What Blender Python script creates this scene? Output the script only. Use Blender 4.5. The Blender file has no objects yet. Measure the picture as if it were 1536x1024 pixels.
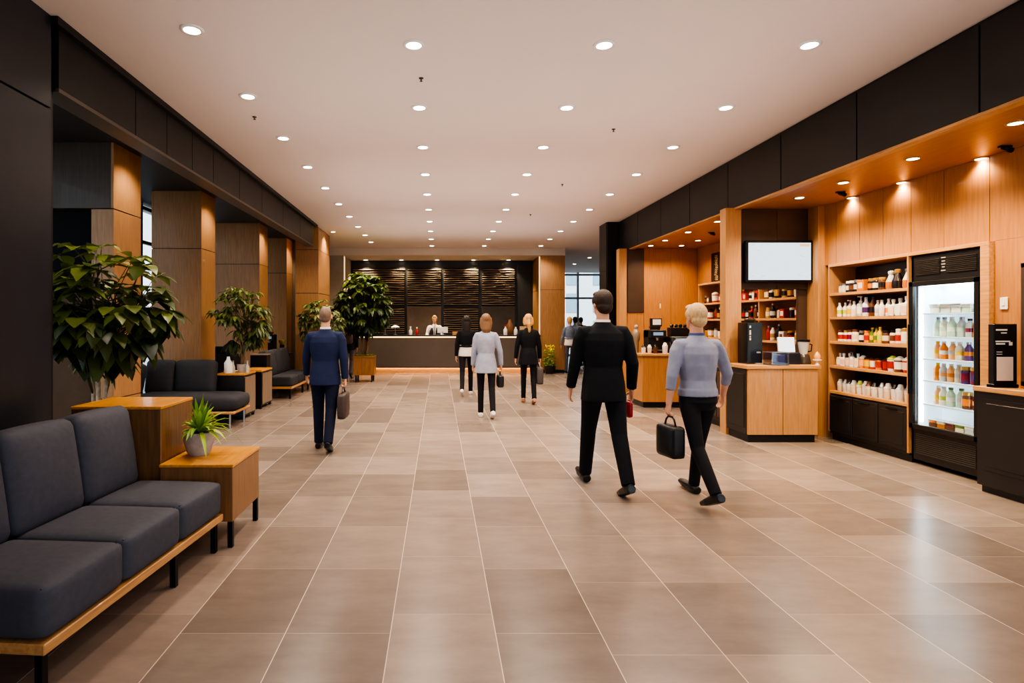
import bpy, bmesh, math, random
from mathutils import Vector, Matrix
R = math.radians
PI = math.pi
rnd = random.Random(7)
scene = bpy.context.scene
COL = scene.collection

# ---------------------------------------------------------------- materials
def srgb(r, g, b):
    def f(c):
        c = c / 255.0
        return c / 12.92 if c <= 0.04045 else ((c + 0.055) / 1.055) ** 2.4
    return (f(r), f(g), f(b), 1.0)

MATS = {}
def pmat(name, col, rough=0.5, metal=0.0, emit=None, estr=0.0, spec=0.5, bump=0.0, bscale=60.0, var=0.0, vscale=8.0, stretch=(1, 1, 1), coat=0.0, dark=None):
    """principled material with procedural colour variation and bump"""
    if name in MATS: return MATS[name]
    m = bpy.data.materials.new(name); m.use_nodes = True
    nt = m.node_tree; p = nt.nodes['Principled BSDF']
    p.inputs['Base Color'].default_value = col
    p.inputs['Roughness'].default_value = rough
    p.inputs['Metallic'].default_value = metal
    p.inputs['Specular IOR Level'].default_value = spec
    p.inputs['Coat Weight'].default_value = coat
    if emit:
        p.inputs['Emission Color'].default_value = emit
        p.inputs['Emission Strength'].default_value = estr
    if var or bump or dark:
        tc = nt.nodes.new('ShaderNodeTexCoord'); mp = nt.nodes.new('ShaderNodeMapping')
        mp.inputs['Scale'].default_value = stretch
        nt.links.new(tc.outputs['Object'], mp.inputs['Vector'])
        n = nt.nodes.new('ShaderNodeTexNoise'); n.inputs['Scale'].default_value = vscale; n.inputs['Detail'].default_value = 5
        nt.links.new(mp.outputs['Vector'], n.inputs['Vector'])
        if var or dark:
            cr = nt.nodes.new('ShaderNodeValToRGB')
            d = dark or tuple(c * (1 - var) for c in col[:3]) + (1,)
            l = col if dark else tuple(min(1, c * (1 + var)) for c in col[:3]) + (1,)
            cr.color_ramp.elements[0].position = 0.32; cr.color_ramp.elements[0].color = d
            cr.color_ramp.elements[1].position = 0.68; cr.color_ramp.elements[1].color = l
            nt.links.new(n.outputs['Fac'], cr.inputs['Fac']); nt.links.new(cr.outputs['Color'], p.inputs['Base Color'])
        if bump:
            n2 = nt.nodes.new('ShaderNodeTexNoise'); n2.inputs['Scale'].default_value = bscale; n2.inputs['Detail'].default_value = 3
            nt.links.new(mp.outputs['Vector'], n2.inputs['Vector'])
            b = nt.nodes.new('ShaderNodeBump'); b.inputs['Strength'].default_value = bump; b.inputs['Distance'].default_value = 0.01
            nt.links.new(n2.outputs['Fac'], b.inputs['Height']); nt.links.new(b.outputs['Normal'], p.inputs['Normal'])
    MATS[name] = m
    return m

def emat(name, col, s):
    if name in MATS: return MATS[name]
    m = bpy.data.materials.new(name); m.use_nodes = True
    nt = m.node_tree; nt.nodes.clear()
    o = nt.nodes.new('ShaderNodeOutputMaterial'); e = nt.nodes.new('ShaderNodeEmission')
    e.inputs['Color'].default_value = col; e.inputs['Strength'].default_value = s
    nt.links.new(e.outputs['Emission'], o.inputs['Surface'])
    MATS[name] = m
    return m

def wood(name, light, dark, axis='z', rough=0.4, sc=1.0):
    st = {'x': (0.7, 9, 9), 'y': (9, 0.7, 9), 'z': (9, 9, 0.7)}[axis]
    return pmat(name, light, rough, dark=dark, vscale=5.0 * sc, stretch=st, bump=0.04, bscale=12, coat=0.12)

def glassmat(name, tint=(1, 1, 1, 1), refl=0.06):
    if name in MATS: return MATS[name]
    m = bpy.data.materials.new(name); m.use_nodes = True
    nt = m.node_tree; nt.nodes.clear()
    o = nt.nodes.new('ShaderNodeOutputMaterial')
    t = nt.nodes.new('ShaderNodeBsdfTransparent'); t.inputs['Color'].default_value = tint
    g = nt.nodes.new('ShaderNodeBsdfGlossy'); g.inputs['Roughness'].default_value = 0.03
    mx = nt.nodes.new('ShaderNodeMixShader'); mx.inputs['Fac'].default_value = refl
    nt.links.new(t.outputs[0], mx.inputs[1]); nt.links.new(g.outputs[0], mx.inputs[2]); nt.links.new(mx.outputs[0], o.inputs['Surface'])
    MATS[name] = m
    return m

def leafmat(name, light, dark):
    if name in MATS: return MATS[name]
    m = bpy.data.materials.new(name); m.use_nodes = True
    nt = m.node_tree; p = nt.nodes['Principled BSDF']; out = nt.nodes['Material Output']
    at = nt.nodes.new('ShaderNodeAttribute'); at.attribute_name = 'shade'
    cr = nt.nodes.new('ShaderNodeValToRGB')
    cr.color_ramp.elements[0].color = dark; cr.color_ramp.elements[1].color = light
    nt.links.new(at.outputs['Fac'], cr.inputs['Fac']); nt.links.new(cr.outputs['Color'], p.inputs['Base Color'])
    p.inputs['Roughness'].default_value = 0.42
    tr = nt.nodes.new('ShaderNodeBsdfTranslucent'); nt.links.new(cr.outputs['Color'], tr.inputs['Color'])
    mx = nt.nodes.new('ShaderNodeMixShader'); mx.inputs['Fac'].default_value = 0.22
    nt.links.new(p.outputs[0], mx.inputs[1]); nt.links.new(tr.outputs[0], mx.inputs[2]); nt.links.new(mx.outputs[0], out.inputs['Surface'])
    MATS[name] = m
    return m

# ---------------------------------------------------------------- mesh builder
class MB:
    def __init__(s):
        s.v = []; s.f = []; s.m = []; s.shade = []
    def add(s, vs, fs, mi=0, sh=None):
        o = len(s.v); s.v += [tuple(p) for p in vs]
        s.f += [tuple(i + o for i in f) for f in fs]; s.m += [mi] * len(fs)
        s.shade += [sh if sh is not None else 0.5] * len(vs)
        return s
    def box(s, x0, x1, y0, y1, z0, z1, r=0.0, mi=0, M=None):
        """box, chamfered by r"""
        if x1 < x0: x0, x1 = x1, x0
        if y1 < y0: y0, y1 = y1, y0
        if z1 < z0: z0, z1 = z1, z0
        if r <= 0:
            vs = [(x, y, z) for x in (x0, x1) for y in (y0, y1) for z in (z0, z1)]
            fs = [(0, 1, 3, 2), (4, 6, 7, 5), (0, 4, 5, 1), (2, 3, 7, 6), (0, 2, 6, 4), (1, 5, 7, 3)]
        else:
            vs = []; idx = {}
            X, Y, Z = (x0, x1), (y0, y1), (z0, z1)
            for i in (0, 1):
                for j in (0, 1):
                    for k in (0, 1):
                        sx, sy, sz = (1 - 2 * i) * r, (1 - 2 * j) * r, (1 - 2 * k) * r
                        for a in range(3):
                            idx[(i, j, k, a)] = len(vs)
                            p = [X[i] + sx, Y[j] + sy, Z[k] + sz]; p[a] = (X, Y, Z)[a][(i, j, k)[a]]
                            vs.append(tuple(p))
            fs = []
            for i in (0, 1):
                q = [idx[(i, 0, 0, 0)], idx[(i, 1, 0, 0)], idx[(i, 1, 1, 0)], idx[(i, 0, 1, 0)]]; fs.append(tuple(q if i else q[::-1]))
                q = [idx[(0, i, 0, 1)], idx[(0, i, 1, 1)], idx[(1, i, 1, 1)], idx[(1, i, 0, 1)]]; fs.append(tuple(q if i else q[::-1]))
                q = [idx[(0, 0, i, 2)], idx[(1, 0, i, 2)], idx[(1, 1, i, 2)], idx[(0, 1, i, 2)]]; fs.append(tuple(q if i else q[::-1]))
            for a in range(3):
                b, c = [t for t in range(3) if t != a]
                for u in (0, 1):
                    for w in (0, 1):
                        def K(t, ax):
                            k = [0, 0, 0]; k[a] = t; k[b] = u; k[c] = w
                            return idx[(k[0], k[1], k[2], ax)]
                        fs.append((K(0, b), K(1, b), K(1, c), K(0, c)))
            for i in (0, 1):
                for j in (0, 1):
                    for k in (0, 1):
                        fs.append((idx[(i, j, k, 0)], idx[(i, j, k, 1)], idx[(i, j, k, 2)]))
        if M is not None: vs = [M @ Vector(p) for p in vs]
        return s.add(vs, fs, mi)
    def rbox(s, c, h, r=0.05, n=8, puff=(0, 0, 0), mi=0, M=None):
        """soft rounded box (cushion): centre c, half sizes h, radius r, bulge per axis"""
        vs = []; key = {}; fs = []
        for a in range(3):
            b, d = (a + 1) % 3, (a + 2) % 3
            for sg in (-1, 1):
                g = []
                for i in range(n + 1):
                    row = []
                    for j in range(n + 1):
                        u = -math.cos(PI * i / n) * 0.35 + (-1 + 2 * i / n) * 0.65
                        w = -math.cos(PI * j / n) * 0.35 + (-1 + 2 * j / n) * 0.65
                        p = [0, 0, 0]; p[a] = sg * h[a]; p[b] = u * h[b]; p[d] = w * h[d]
                        q = [max(-(h[t] - r), min(h[t] - r, p[t])) for t in range(3)]
                        dv = Vector(p) - Vector(q)
                        if dv.length > 1e-9: dv = dv.normalized() * r
                        o = Vector(q) + dv
                        nn = [o[t] / h[t] for t in range(3)]
                        for t in range(3):
                            e, f = (t + 1) % 3, (t + 2) % 3
                            o[t] += puff[t] * nn[t] * (1 - nn[e] ** 2) * (1 - nn[f] ** 2)
                        kk = tuple(round(x, 5) for x in o)
                        if kk not in key:
                            key[kk] = len(vs); vs.append(o)
                        row.append(key[kk])
                    g.append(row)
                for i in range(n):
                    for j in range(n):
                        q = (g[i][j], g[i + 1][j], g[i + 1][j + 1], g[i][j + 1])
                        q2 = []
                        for x in q:
                            if x not in q2: q2.append(x)
                        if len(q2) > 2: fs.append(tuple(q2 if sg > 0 else q2[::-1]))
        vs = [p + Vector(c) for p in vs]
        if M is not None: vs = [M @ p for p in vs]
        return s.add(vs, fs, mi)
    def lathe(s, prof, c=(0, 0, 0), seg=14, mi=0, cap=True, M=None, sq=0.0):
        """profile [(r, z)] turned about z; sq>0 squares the section"""
        vs = []; fs = []
        for r, z in prof:
            for k in range(seg):
                a = 2 * PI * k / seg
                x, y = math.cos(a), math.sin(a)
                if sq:
                    e = 1 - sq
                    x = math.copysign(abs(x) ** e, x); y = math.copysign(abs(y) ** e, y)
                vs.append((c[0] + r * x, c[1] + r * y, c[2] + z))
        n = len(prof)
        for i in range(n - 1):
            for k in range(seg):
                k2 = (k + 1) % seg
                fs.append((i * seg + k, i * seg + k2, (i + 1) * seg + k2, (i + 1) * seg + k))
        if cap:
            fs.append(tuple(range(seg))[::-1]); fs.append(tuple((n - 1) * seg + k for k in range(seg)))
        if M is not None: vs = [M @ Vector(p) for p in vs]
        return s.add(vs, fs, mi)
    def tube(s, pts, rad, seg=8, mi=0, flat=None, up=None):
        """tapered tube along pts; rad number/list; flat=(k) scales 2nd axis"""
        pts = [Vector(p) for p in pts]; n = len(pts)
        if not isinstance(rad, (list, tuple)): rad = [rad] * n
        fl = flat if isinstance(flat, (list, tuple)) else [flat or 1.0] * n
        t = (pts[1] - pts[0]).normalized()
        if up is None: up = Vector((0, 1, 0)) if abs(t.y) < 0.8 else Vector((1, 0, 0))
        u = Vector(up); u = (u - t * u.dot(t)).normalized()
        vs = []; fs = []
        for i in range(n):
            if i == 0: tt = t
            elif i == n - 1: tt = (pts[i] - pts[i - 1]).normalized()
            else: tt = ((pts[i + 1] - pts[i]).normalized() + (pts[i] - pts[i - 1]).normalized()).normalized()
            u = (u - tt * u.dot(tt)).normalized(); w = tt.cross(u)
            for k in range(seg):
                a = 2 * PI * k / seg
                vs.append(pts[i] + u * (math.cos(a) * rad[i]) + w * (math.sin(a) * rad[i] * fl[i]))
        for i in range(n - 1):
            for k in range(seg):
                k2 = (k + 1) % seg
                fs.append((i * seg + k, i * seg + k2, (i + 1) * seg + k2, (i + 1) * seg + k))
        fs.append(tuple(range(seg))[::-1]); fs.append(tuple((n - 1) * seg + k for k in range(seg)))
        return s.add(vs, fs, mi)
    def rings(s, rs, seg=20, mi=0):
        """loft of horizontal ellipses (cx, cy, cz, rx, ry)"""
        vs = []; fs = []; n = len(rs)
        for cx, cy, cz, rx, ry in rs:
            for k in range(seg):
                a = 2 * PI * k / seg
                vs.append((cx + rx * math.cos(a), cy + ry * math.sin(a), cz))
        for i in range(n - 1):
            for k in range(seg):
                k2 = (k + 1) % seg
                fs.append((i * seg + k, i * seg + k2, (i + 1) * seg + k2, (i + 1) * seg + k))
        fs.append(tuple(range(seg))[::-1]); fs.append(tuple((n - 1) * seg + k for k in range(seg)))
        return s.add(vs, fs, mi)
    def ball(s, c, r, seg=12, ringn=8, mi=0, M=None):
        """ellipsoid, r = (rx, ry, rz)"""
        if not isinstance(r, (list, tuple)): r = (r, r, r)
        vs = []; fs = []
        vs.append(Vector((0, 0, -r[2])))
        for i in range(1, ringn):
            t = -PI / 2 + PI * i / ringn
            for k in range(seg):
                a = 2 * PI * k / seg
                vs.append(Vector((r[0] * math.cos(t) * math.cos(a), r[1] * math.cos(t) * math.sin(a), r[2] * math.sin(t))))
        vs.append(Vector((0, 0, r[2])))
        for k in range(seg):
            k2 = (k + 1) % seg
            fs.append((0, 1 + k2, 1 + k))
            for i in range(ringn - 2):
                fs.append((1 + i * seg + k, 1 + i * seg + k2, 1 + (i + 1) * seg + k2, 1 + (i + 1) * seg + k))
            fs.append((1 + (ringn - 2) * seg + k, 1 + (ringn - 2) * seg + k2, len(vs) - 1))
        if M is not None: vs = [M @ p for p in vs]
        vs = [p + Vector(c) for p in vs]
        return s.add(vs, fs, mi)
    def leaf(s, base, d, up, L, W, droop=0.3, fold=0.25, sh=0.5, mi=0, shape=0):
        d = Vector(d).normalized(); side = d.cross(Vector(up))
        if side.length < 1e-3: side = d.cross(Vector((1, 0, 0.2)))
        side.normalize(); nrm = side.cross(d).normalized()
        prof = ([(0, .06), (.2, .62), (.42, 1.0), (.68, .78), (.87, .36), (1, .02)], [(0, .35), (.25, .75), (.5, 1.0), (.75, .7), (1, .03)], [(0, .06), (.12, .72), (.3, 1.0), (.5, .86), (.75, .45), (1, .02)])[shape]
        vs = []; fs = []
        for t, w in prof:
            c = Vector(base) + d * (L * t * (1 - 0.25 * droop * t)) - Vector((0, 0, 1)) * (droop * L * t * t)
            e = side * (W * 0.5 * w); lift = nrm * (W * 0.5 * w * fold)
            vs += [c - e + lift, c, c + e + lift]
        for i in range(len(prof) - 1):
            a = i * 3
            fs += [(a, a + 1, a + 4, a + 3), (a + 1, a + 2, a + 5, a + 4)]
        return s.add(vs, fs, mi, sh)
    def mesh(s, name, mats, smooth=None):
        me = bpy.data.meshes.new(name)
        me.from_pydata(s.v, [], s.f)
        if not isinstance(mats, (list, tuple)): mats = [mats]
        for m in mats: me.materials.append(m)
        if len(mats) > 1: me.polygons.foreach_set('material_index', s.m)
        if any(x != 0.5 for x in s.shade):
            a = me.attributes.new('shade', 'FLOAT', 'POINT'); a.data.foreach_set('value', s.shade)
        bm = bmesh.new(); bm.from_mesh(me); bmesh.ops.recalc_face_normals(bm, faces=bm.faces[:]) if not any(x != 0.5 for x in s.shade) else None
        bm.to_mesh(me); bm.free()
        if smooth: 
            me.polygons.foreach_set('use_smooth', [True] * len(me.polygons))
            if smooth != True: me.set_sharp_from_angle(angle=R(smooth))
        me.update()
        return me
    def obj(s, name, mats, parent=None, smooth=None, loc=None, rotz=0.0):
        return link(name, s.mesh(name, mats, smooth), parent, loc, rotz)

def link(name, me, parent=None, loc=None, rotz=0.0):
    o = bpy.data.objects.new(name, me); COL.objects.link(o)
    if parent: o.parent = parent
    if loc is not None: o.location = loc
    if rotz: o.rotation_euler = (0, 0, rotz)
    return o
def tag(o, label=None, cat=None, group=None, kind=None):
    if label: o['label'] = label
    if cat: o['category'] = cat
    if group: o['group'] = group
    if kind: o['kind'] = kind
    return o
def empty(name, loc, label=None, cat=None, group=None, rotz=0.0):
    o = bpy.data.objects.new(name, None); COL.objects.link(o); o.empty_display_size = 0.05
    o.location = loc; o.rotation_euler = (0, 0, rotz)
    return tag(o, label, cat, group)
def copy_tree(o, parent=None):
    c = o.copy(); COL.objects.link(c); c.parent = parent
    for ch in list(o.children): copy_tree(ch, c)
    return c
def struct(o): o['kind'] = 'structure'; return o
ORD = ['first', 'second', 'third', 'fourth', 'fifth', 'sixth', 'seventh', 'eighth', 'ninth', 'tenth', 'eleventh', 'twelfth', 'thirteenth', 'fourteenth', 'fifteenth', 'sixteenth']

# ---------------------------------------------------------------- palette
W_TAN  = wood('oak veneer', srgb(192, 144, 96), srgb(176, 128, 82))
W_TANX = wood('oak veneer along x', srgb(205, 155, 100), srgb(176, 128, 80), 'x')
W_TANY = wood('oak veneer along y', srgb(205, 155, 100), srgb(176, 128, 80), 'y')
W_OR   = wood('amber oak panel', srgb(186, 130, 78), srgb(170, 116, 66))
W_COL  = wood('column veneer', srgb(172, 130, 88), srgb(156, 114, 76))
W_GRAY = wood('greyed veneer', srgb(140, 122, 104), srgb(118, 102, 86))
W_TOP  = wood('honey table top', srgb(222, 158, 70), srgb(200, 134, 52), 'y', 0.3)
W_SIDE = wood('walnut side', srgb(134, 98, 62), srgb(110, 78, 48), 'z', 0.35)
W_SOF  = wood('soffit wood', srgb(182, 126, 76), srgb(168, 114, 66), 'y', 0.35)
DARKP  = pmat('dark bronze panel', srgb(36, 36, 37), 0.42, var=0.12, vscale=3, spec=0.5)
DARKL  = pmat('near black panel', srgb(40, 43, 49), 0.28, var=0.15, vscale=2, stretch=(1, 1, .3), spec=0.6)
BROWN  = pmat('brown panel', srgb(74, 58, 48), 0.4, var=0.1, vscale=3)
BLACK  = pmat('black lacquer', srgb(30, 28, 28), 0.35, var=0.1)
BLACKM = pmat('black metal', srgb(20, 20, 22), 0.35, 0.5)
CABBLK = pmat('black cabinet front', srgb(40, 36, 35), 0.4, var=0.1, vscale=4)
WHITEP = pmat('white plaster', srgb(232, 220, 214), 0.85, bump=0.05, bscale=40, var=0.015, vscale=0.6)
WHITE  = pmat('white', srgb(235, 232, 226), 0.35)
STEEL  = pmat('steel', srgb(170, 170, 172), 0.3, 0.9)
GLASS  = glassmat('clear pane', (0.94, 0.97, 0.98, 1), 0.05)
FABRIC = pmat('blue grey upholstery', srgb(76, 77, 86), 0.75, var=0.08, vscale=30, bump=0.15, bscale=260, spec=0.35)
FABRIC2 = pmat('charcoal upholstery', srgb(56, 56, 61), 0.75, var=0.08, vscale=30, bump=0.1, bscale=200, spec=0.35)
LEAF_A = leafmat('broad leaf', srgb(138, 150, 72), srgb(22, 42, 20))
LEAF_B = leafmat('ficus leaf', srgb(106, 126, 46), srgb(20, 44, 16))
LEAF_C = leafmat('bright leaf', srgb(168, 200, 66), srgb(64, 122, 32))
BARK   = pmat('pale bark', srgb(178, 160, 138), 0.8, var=0.2, vscale=30, bump=0.3)
BARKD  = pmat('brown bark', srgb(140, 108, 78), 0.8, var=0.2, vscale=30, bump=0.3)
SOIL   = pmat('potting soil', srgb(50, 38, 28), 0.95, var=0.3, vscale=40, bump=0.4)
CONC   = pmat('grey concrete pot', srgb(168, 166, 166), 0.75, var=0.12, vscale=20, bump=0.1)
LEDW   = emat('warm lamp glow', (1.0, 0.82, 0.62, 1), 14.0)
LEDS   = emat('warm strip glow', (1.0, 0.60, 0.24, 1), 3.0)
# ================================================================ ROOM
CEIL = 3.75
def floor_material():
    m = bpy.data.materials.new('stone tile floor'); m.use_nodes = True
    nt = m.node_tree; N = nt.nodes; Lk = nt.links.new; p = N['Principled BSDF']
    def math_(op, a, b=None, c=None):
        n = N.new('ShaderNodeMath'); n.operation = op
        for i, x in enumerate((a, b, c)):
            if x is None: continue
            if isinstance(x, (int, float)): n.inputs[i].default_value = x
            else: Lk(x, n.inputs[i])
        return n.outputs[0]
    tc = N.new('ShaderNodeTexCoord'); sp = N.new('ShaderNodeSeparateXYZ'); Lk(tc.outputs['Object'], sp.inputs[0])
    TW, TL = 0.514, 0.74
    u = math_('DIVIDE', math_('ADD', sp.outputs['X'], 0.236), TW)
    cu = math_('FLOOR', u); fu = math_('FRACT', u)
    wn = N.new('ShaderNodeTexWhiteNoise'); wn.noise_dimensions = '1D'; Lk(cu, wn.inputs['W'])
    off = math_('MULTIPLY', math_('ROUND', math_('MULTIPLY', wn.outputs['Value'], 7)), 0.25)
    v = math_('ADD', math_('DIVIDE', math_('SUBTRACT', sp.outputs['Y'], 0.06), TL), off)
    cv = math_('FLOOR', v); fv = math_('FRACT', v)
    cx = N.new('ShaderNodeCombineXYZ'); Lk(cu, cx.inputs[0]); Lk(cv, cx.inputs[1])
    wt = N.new('ShaderNodeTexWhiteNoise'); wt.noise_dimensions = '3D'; Lk(cx.outputs[0], wt.inputs['Vector'])
    # grout mask
    du = math_('MULTIPLY', math_('MINIMUM', fu, math_('SUBTRACT', 1.0, fu)), TW)
    dv = math_('MULTIPLY', math_('MINIMUM', fv, math_('SUBTRACT', 1.0, fv)), TL)
    gu = math_('LESS_THAN', du, 0.0021); gv = math_('LESS_THAN', dv, 0.0020)
    # stone mottling, shifted per tile
    vm = N.new('ShaderNodeVectorMath'); vm.operation = 'ADD'; Lk(tc.outputs['Object'], vm.inputs[0])
    sc = N.new('ShaderNodeVectorMath'); sc.operation = 'SCALE'; Lk(wt.outputs['Color'], sc.inputs[0]); sc.inputs['Scale'].default_value = 9.0
    Lk(sc.outputs[0], vm.inputs[1])
    n1 = N.new('ShaderNodeTexNoise'); n1.inputs['Scale'].default_value = 3.0; n1.inputs['Detail'].default_value = 7; n1.inputs['Roughness'].default_value = 0.66
    mpp = N.new('ShaderNodeMapping'); mpp.inputs['Scale'].default_value = (.7, 1.6, 1); Lk(vm.outputs[0], mpp.inputs['Vector']); Lk(mpp.outputs[0], n1.inputs['Vector'])
    cr = N.new('ShaderNodeValToRGB'); e = cr.color_ramp.elements
    e[0].position = 0.2; e[0].color = srgb(126, 112, 102); e[1].position = 0.8; e[1].color = srgb(154, 138, 126)
    Lk(n1.outputs['Fac'], cr.inputs['Fac'])
    bc = N.new('ShaderNodeHueSaturation'); Lk(cr.outputs['Color'], bc.inputs['Color'])
    val = math_('ADD', 0.70, math_('MULTIPLY', wt.outputs['Value'], 0.46)); Lk(val, bc.inputs['Value'])
    m1 = N.new('ShaderNodeMixRGB'); Lk(math_('MULTIPLY', gu, 0.9), m1.inputs['Fac']); Lk(bc.outputs['Color'], m1.inputs['Color1']); m1.inputs['Color2'].default_value = srgb(226, 206, 184)
    m2 = N.new('ShaderNodeMixRGB'); Lk(math_('MULTIPLY', gv, 0.5), m2.inputs['Fac']); Lk(m1.outputs['Color'], m2.inputs['Color1']); m2.inputs['Color2'].default_value = srgb(196, 178, 160)
    Lk(m2.outputs['Color'], p.inputs['Base Color'])
    rr = math_('ADD', 0.235, math_('MULTIPLY', n1.outputs['Fac'], 0.03)); Lk(rr, p.inputs['Roughness'])
    p.inputs['Specular IOR Level'].default_value = 0.65
    b = N.new('ShaderNodeBump'); b.inputs['Strength'].default_value = 0.015; b.inputs['Distance'].default_value = 0.002
    Lk(n1.outputs['Fac'], b.inputs['Height']); Lk(b.outputs['Normal'], p.inputs['Normal'])
    return m
FLOORM = floor_material()
struct(MB().box(-6, 12, -3, 27, -0.1, 0).obj('floor', FLOORM))
struct(MB().box(-6, 12, -3, 26.2, CEIL, CEIL + 0.2).obj('ceiling', WHITEP))
BAYC = pmat('dark bay ceiling', srgb(52, 48, 46), 0.6, var=0.08)
struct(MB().box(-5.3, -2.98, 4.2, 15.2, 3.62, CEIL - .002).obj('ceiling_left_bay', BAYC))
struct(MB().box(4.06, 5.6, 2.6, 12.3, 3.07, 3.2).obj('ceiling_right_bay', W_SOF))

struct(MB().box(-3.1, -.3, -2.6, -2.4, 0, CEIL - .002).obj('shade_wall_behind', WHITEP))  # unseen wall added behind the camera to shade the left foreground
# left dark panelled wall beside the camera
b = MB(); b.box(-3.1, -2.82, -3, 4.22, 0.0, 3.06); b.box(-3.1, -2.82, -3, 4.22, 3.078, CEIL - .002); b.box(-3.1, -2.85, -3, 4.215, 3.05, 3.09)
struct(b.obj('wall_left', DARKL))
struct(MB().box(-3.1, -2.86, 4.225, 4.30, 0, 3.62).obj('trim_1', BLACK))
# left fascia: panels with shadow joints, lower lip and upper cornice strip
b = MB(); y = 4.30
for w in (1.1, .62, .62, .62, .95, 1.05, 1.25, 1.3, 1.2):
    b.box(-2.98, -2.82, y + .006, min(y + w, 13.1) - .006, 3.26, 3.70); y += w
b.box(-2.97, -2.84, 4.3, 13.1, 3.24, 3.72)
struct(b.obj('trim_2', DARKP))
struct(MB().box(-3.0, -2.815, 4.3, 13.1, 3.225, 3.255).obj('trim_3', pmat('bronze lip', srgb(104, 96, 90), 0.4, 0.3)))
struct(MB().box(-2.84, -2.77, 4.22, 13.3, 3.69, CEIL - .002).obj('trim_4', BLACK))

# columns of the left bays
def column(x0, x1, y0, y1, top, joints, mat, name='column', niche=False):
    b = MB(); zs = [0] + joints + [top]
    for i in range(len(zs) - 1):
        b.box(x0, x1, y0, y1, zs[i] + (.006 if i else 0), zs[i + 1] - (.006 if i < len(zs) - 2 else 0))
    b.box(x0 + .012, x1 - .012, y0 + .012, y1 - .012, 0, top, mi=1)
    o = struct(b.obj(name, [mat, BLACK])); return o
column(-4.06, -3.80, 6.78, 7.40, 2.84, [0.62], W_COL)
b = MB(); b.box(-4.9, -3.83, 6.78, 7.40, 2.852, 3.62, mi=1); b.box(-3.83, -3.80, 6.78, 7.40, 2.852, 3.62); struct(b.obj('column', [W_COL, wood('dark column face', srgb(78, 62, 48), srgb(66, 52, 40))]))
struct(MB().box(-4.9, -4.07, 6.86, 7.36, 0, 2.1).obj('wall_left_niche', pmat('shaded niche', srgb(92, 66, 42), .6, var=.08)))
struct(MB().box(-4.9, -4.07, 6.95, 7.36, 2.1, 2.84).obj('wall_left_recess', pmat('deep black', srgb(10, 9, 9), .9)))  # solid black block; the dark of the recess is put into its colour
column(-4.6, -3.80, 9.29, 9.86, 3.62, [2.70], W_COL)
column(-4.75, -3.80, 12.3, 12.9, 3.62, [2.75], W_COL)
column(-4.7, -3.80, 14.5, 15.05, 3.62, [2.75], W_COL)
column(-3.36, -2.82, 13.6, 15.0, CEIL - .002, [2.2, 3.22], W_COL)
# window wall of the left bays
b = MB()
for y in (4.3, 5.6, 6.9, 8.2, 9.5, 10.1, 10.8, 12.1, 13.4, 14.7): b.box(-5.26, -5.18, y, y + .06, 0, 3.62)
for z in (0.0, .55, 1.0, 1.5, 1.95, 2.45, 2.9, 3.5): b.box(-5.25, -5.19, 4.3, 15.2, z, z + (.06 if z else .12))
w = struct(b.obj('window_1', BLACKM))
MB().box(-5.225, -5.215, 4.3, 15.2, .1, 3.6).obj('pane', GLASS, w)
struct(MB().box(-5.3, -3.3, 15.2, 15.4, 0, CEIL - .002).obj('wall_left_back', W_GRAY))
struct(MB().box(-3.5, -3.3, 15.4, 19.2, 0, CEIL - .002).obj('wall_left_far', pmat('pale grey panel', srgb(176, 164, 150), 0.6, var=.05)))

# reception recess
struct(MB().box(-3.3, 3.80, 17.40, 19.1, 3.526, CEIL - .002).obj('ceiling_reception', pmat('white header', srgb(214, 204, 194), 0.8, var=.02, vscale=.7)))
struct(MB().box(-2.86, 3.06, 18.9, 19.1, 0, 3.526).obj('wall_reception', DARKP))
struct(MB().box(-3.3, -2.86, 17.45, 19.1, 0, 3.524).obj('column', pmat('pale grey panel', srgb(176, 164, 150))))
b = MB(); b.box(3.06, 3.80, 17.45, 19.1, .09, 2.49); b.box(3.06, 3.80, 17.45, 19.1, 2.50, 3.524); b.box(3.07, 3.79, 17.46, 19.1, 0, 3.52, mi=1)
struct(b.obj('column', [W_COL, BLACK]))
b = MB(); b.box(3.03, 3.058, 17.5, 17.55, .1, 3.5); struct(b.obj('trim_5', emat('soft strip', (1, .62, .30, 1), 0.9)))
b = MB(); b.box(-2.858, -2.83, 17.5, 17.55, 1.2, 3.5); struct(b.obj('trim_6', emat('soft strip', (1, .62, .30, 1), 0.9)))
struct(MB().box(-3.296, -3.27, 15.45, 15.50, .6, 3.4).obj('trim_7', emat('soft strip', (1, .62, .30, 1), 0.9)))

# slatted panels on the reception wall: four upper, two lower
SLATM = pmat('slat wood dark', srgb(150, 130, 100), 0.35, var=.15, vscale=20)
def slat_panel(x0, x1, z0, z1, label):
    t = empty('slatted_wall_panel', ((x0 + x1) / 2, 18.9, z0), label, 'wall panel', 'slatted panels behind the reception counter')
    cx = (x0 + x1) / 2
    MB().box(x0 - cx, x1 - cx, -.03, -.002, 0, z1 - z0).obj('backing', pmat('backing black', srgb(26, 23, 21), .6), t)
    b = MB(); n = int((z1 - z0) / .07); k = 16
    for i in range(n):
        z = .03 + i * .07; vs = []; fs = []; ph = rnd.random() * 6
        for j in range(k + 1):
            x = x0 - cx + .01 + (x1 - x0 - .02) * j / k
            dz = .005 * math.sin(j * .7 + ph) ; d = -.085 - .02 * math.sin(j * .55 + ph * 1.7)
            for (yy, zz) in ((-.03, z + dz), (d, z + dz + .004), (d, z + dz + .016), (-.03, z + dz + .022)): vs.append((x, yy, zz))
        for j in range(k):
            for q in range(3): fs.append((j * 4 + q, j * 4 + q + 1, j * 4 + q + 5, j * 4 + q + 4))
        b.add(vs, fs)
    b.obj('slats', SLATM, t)
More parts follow.
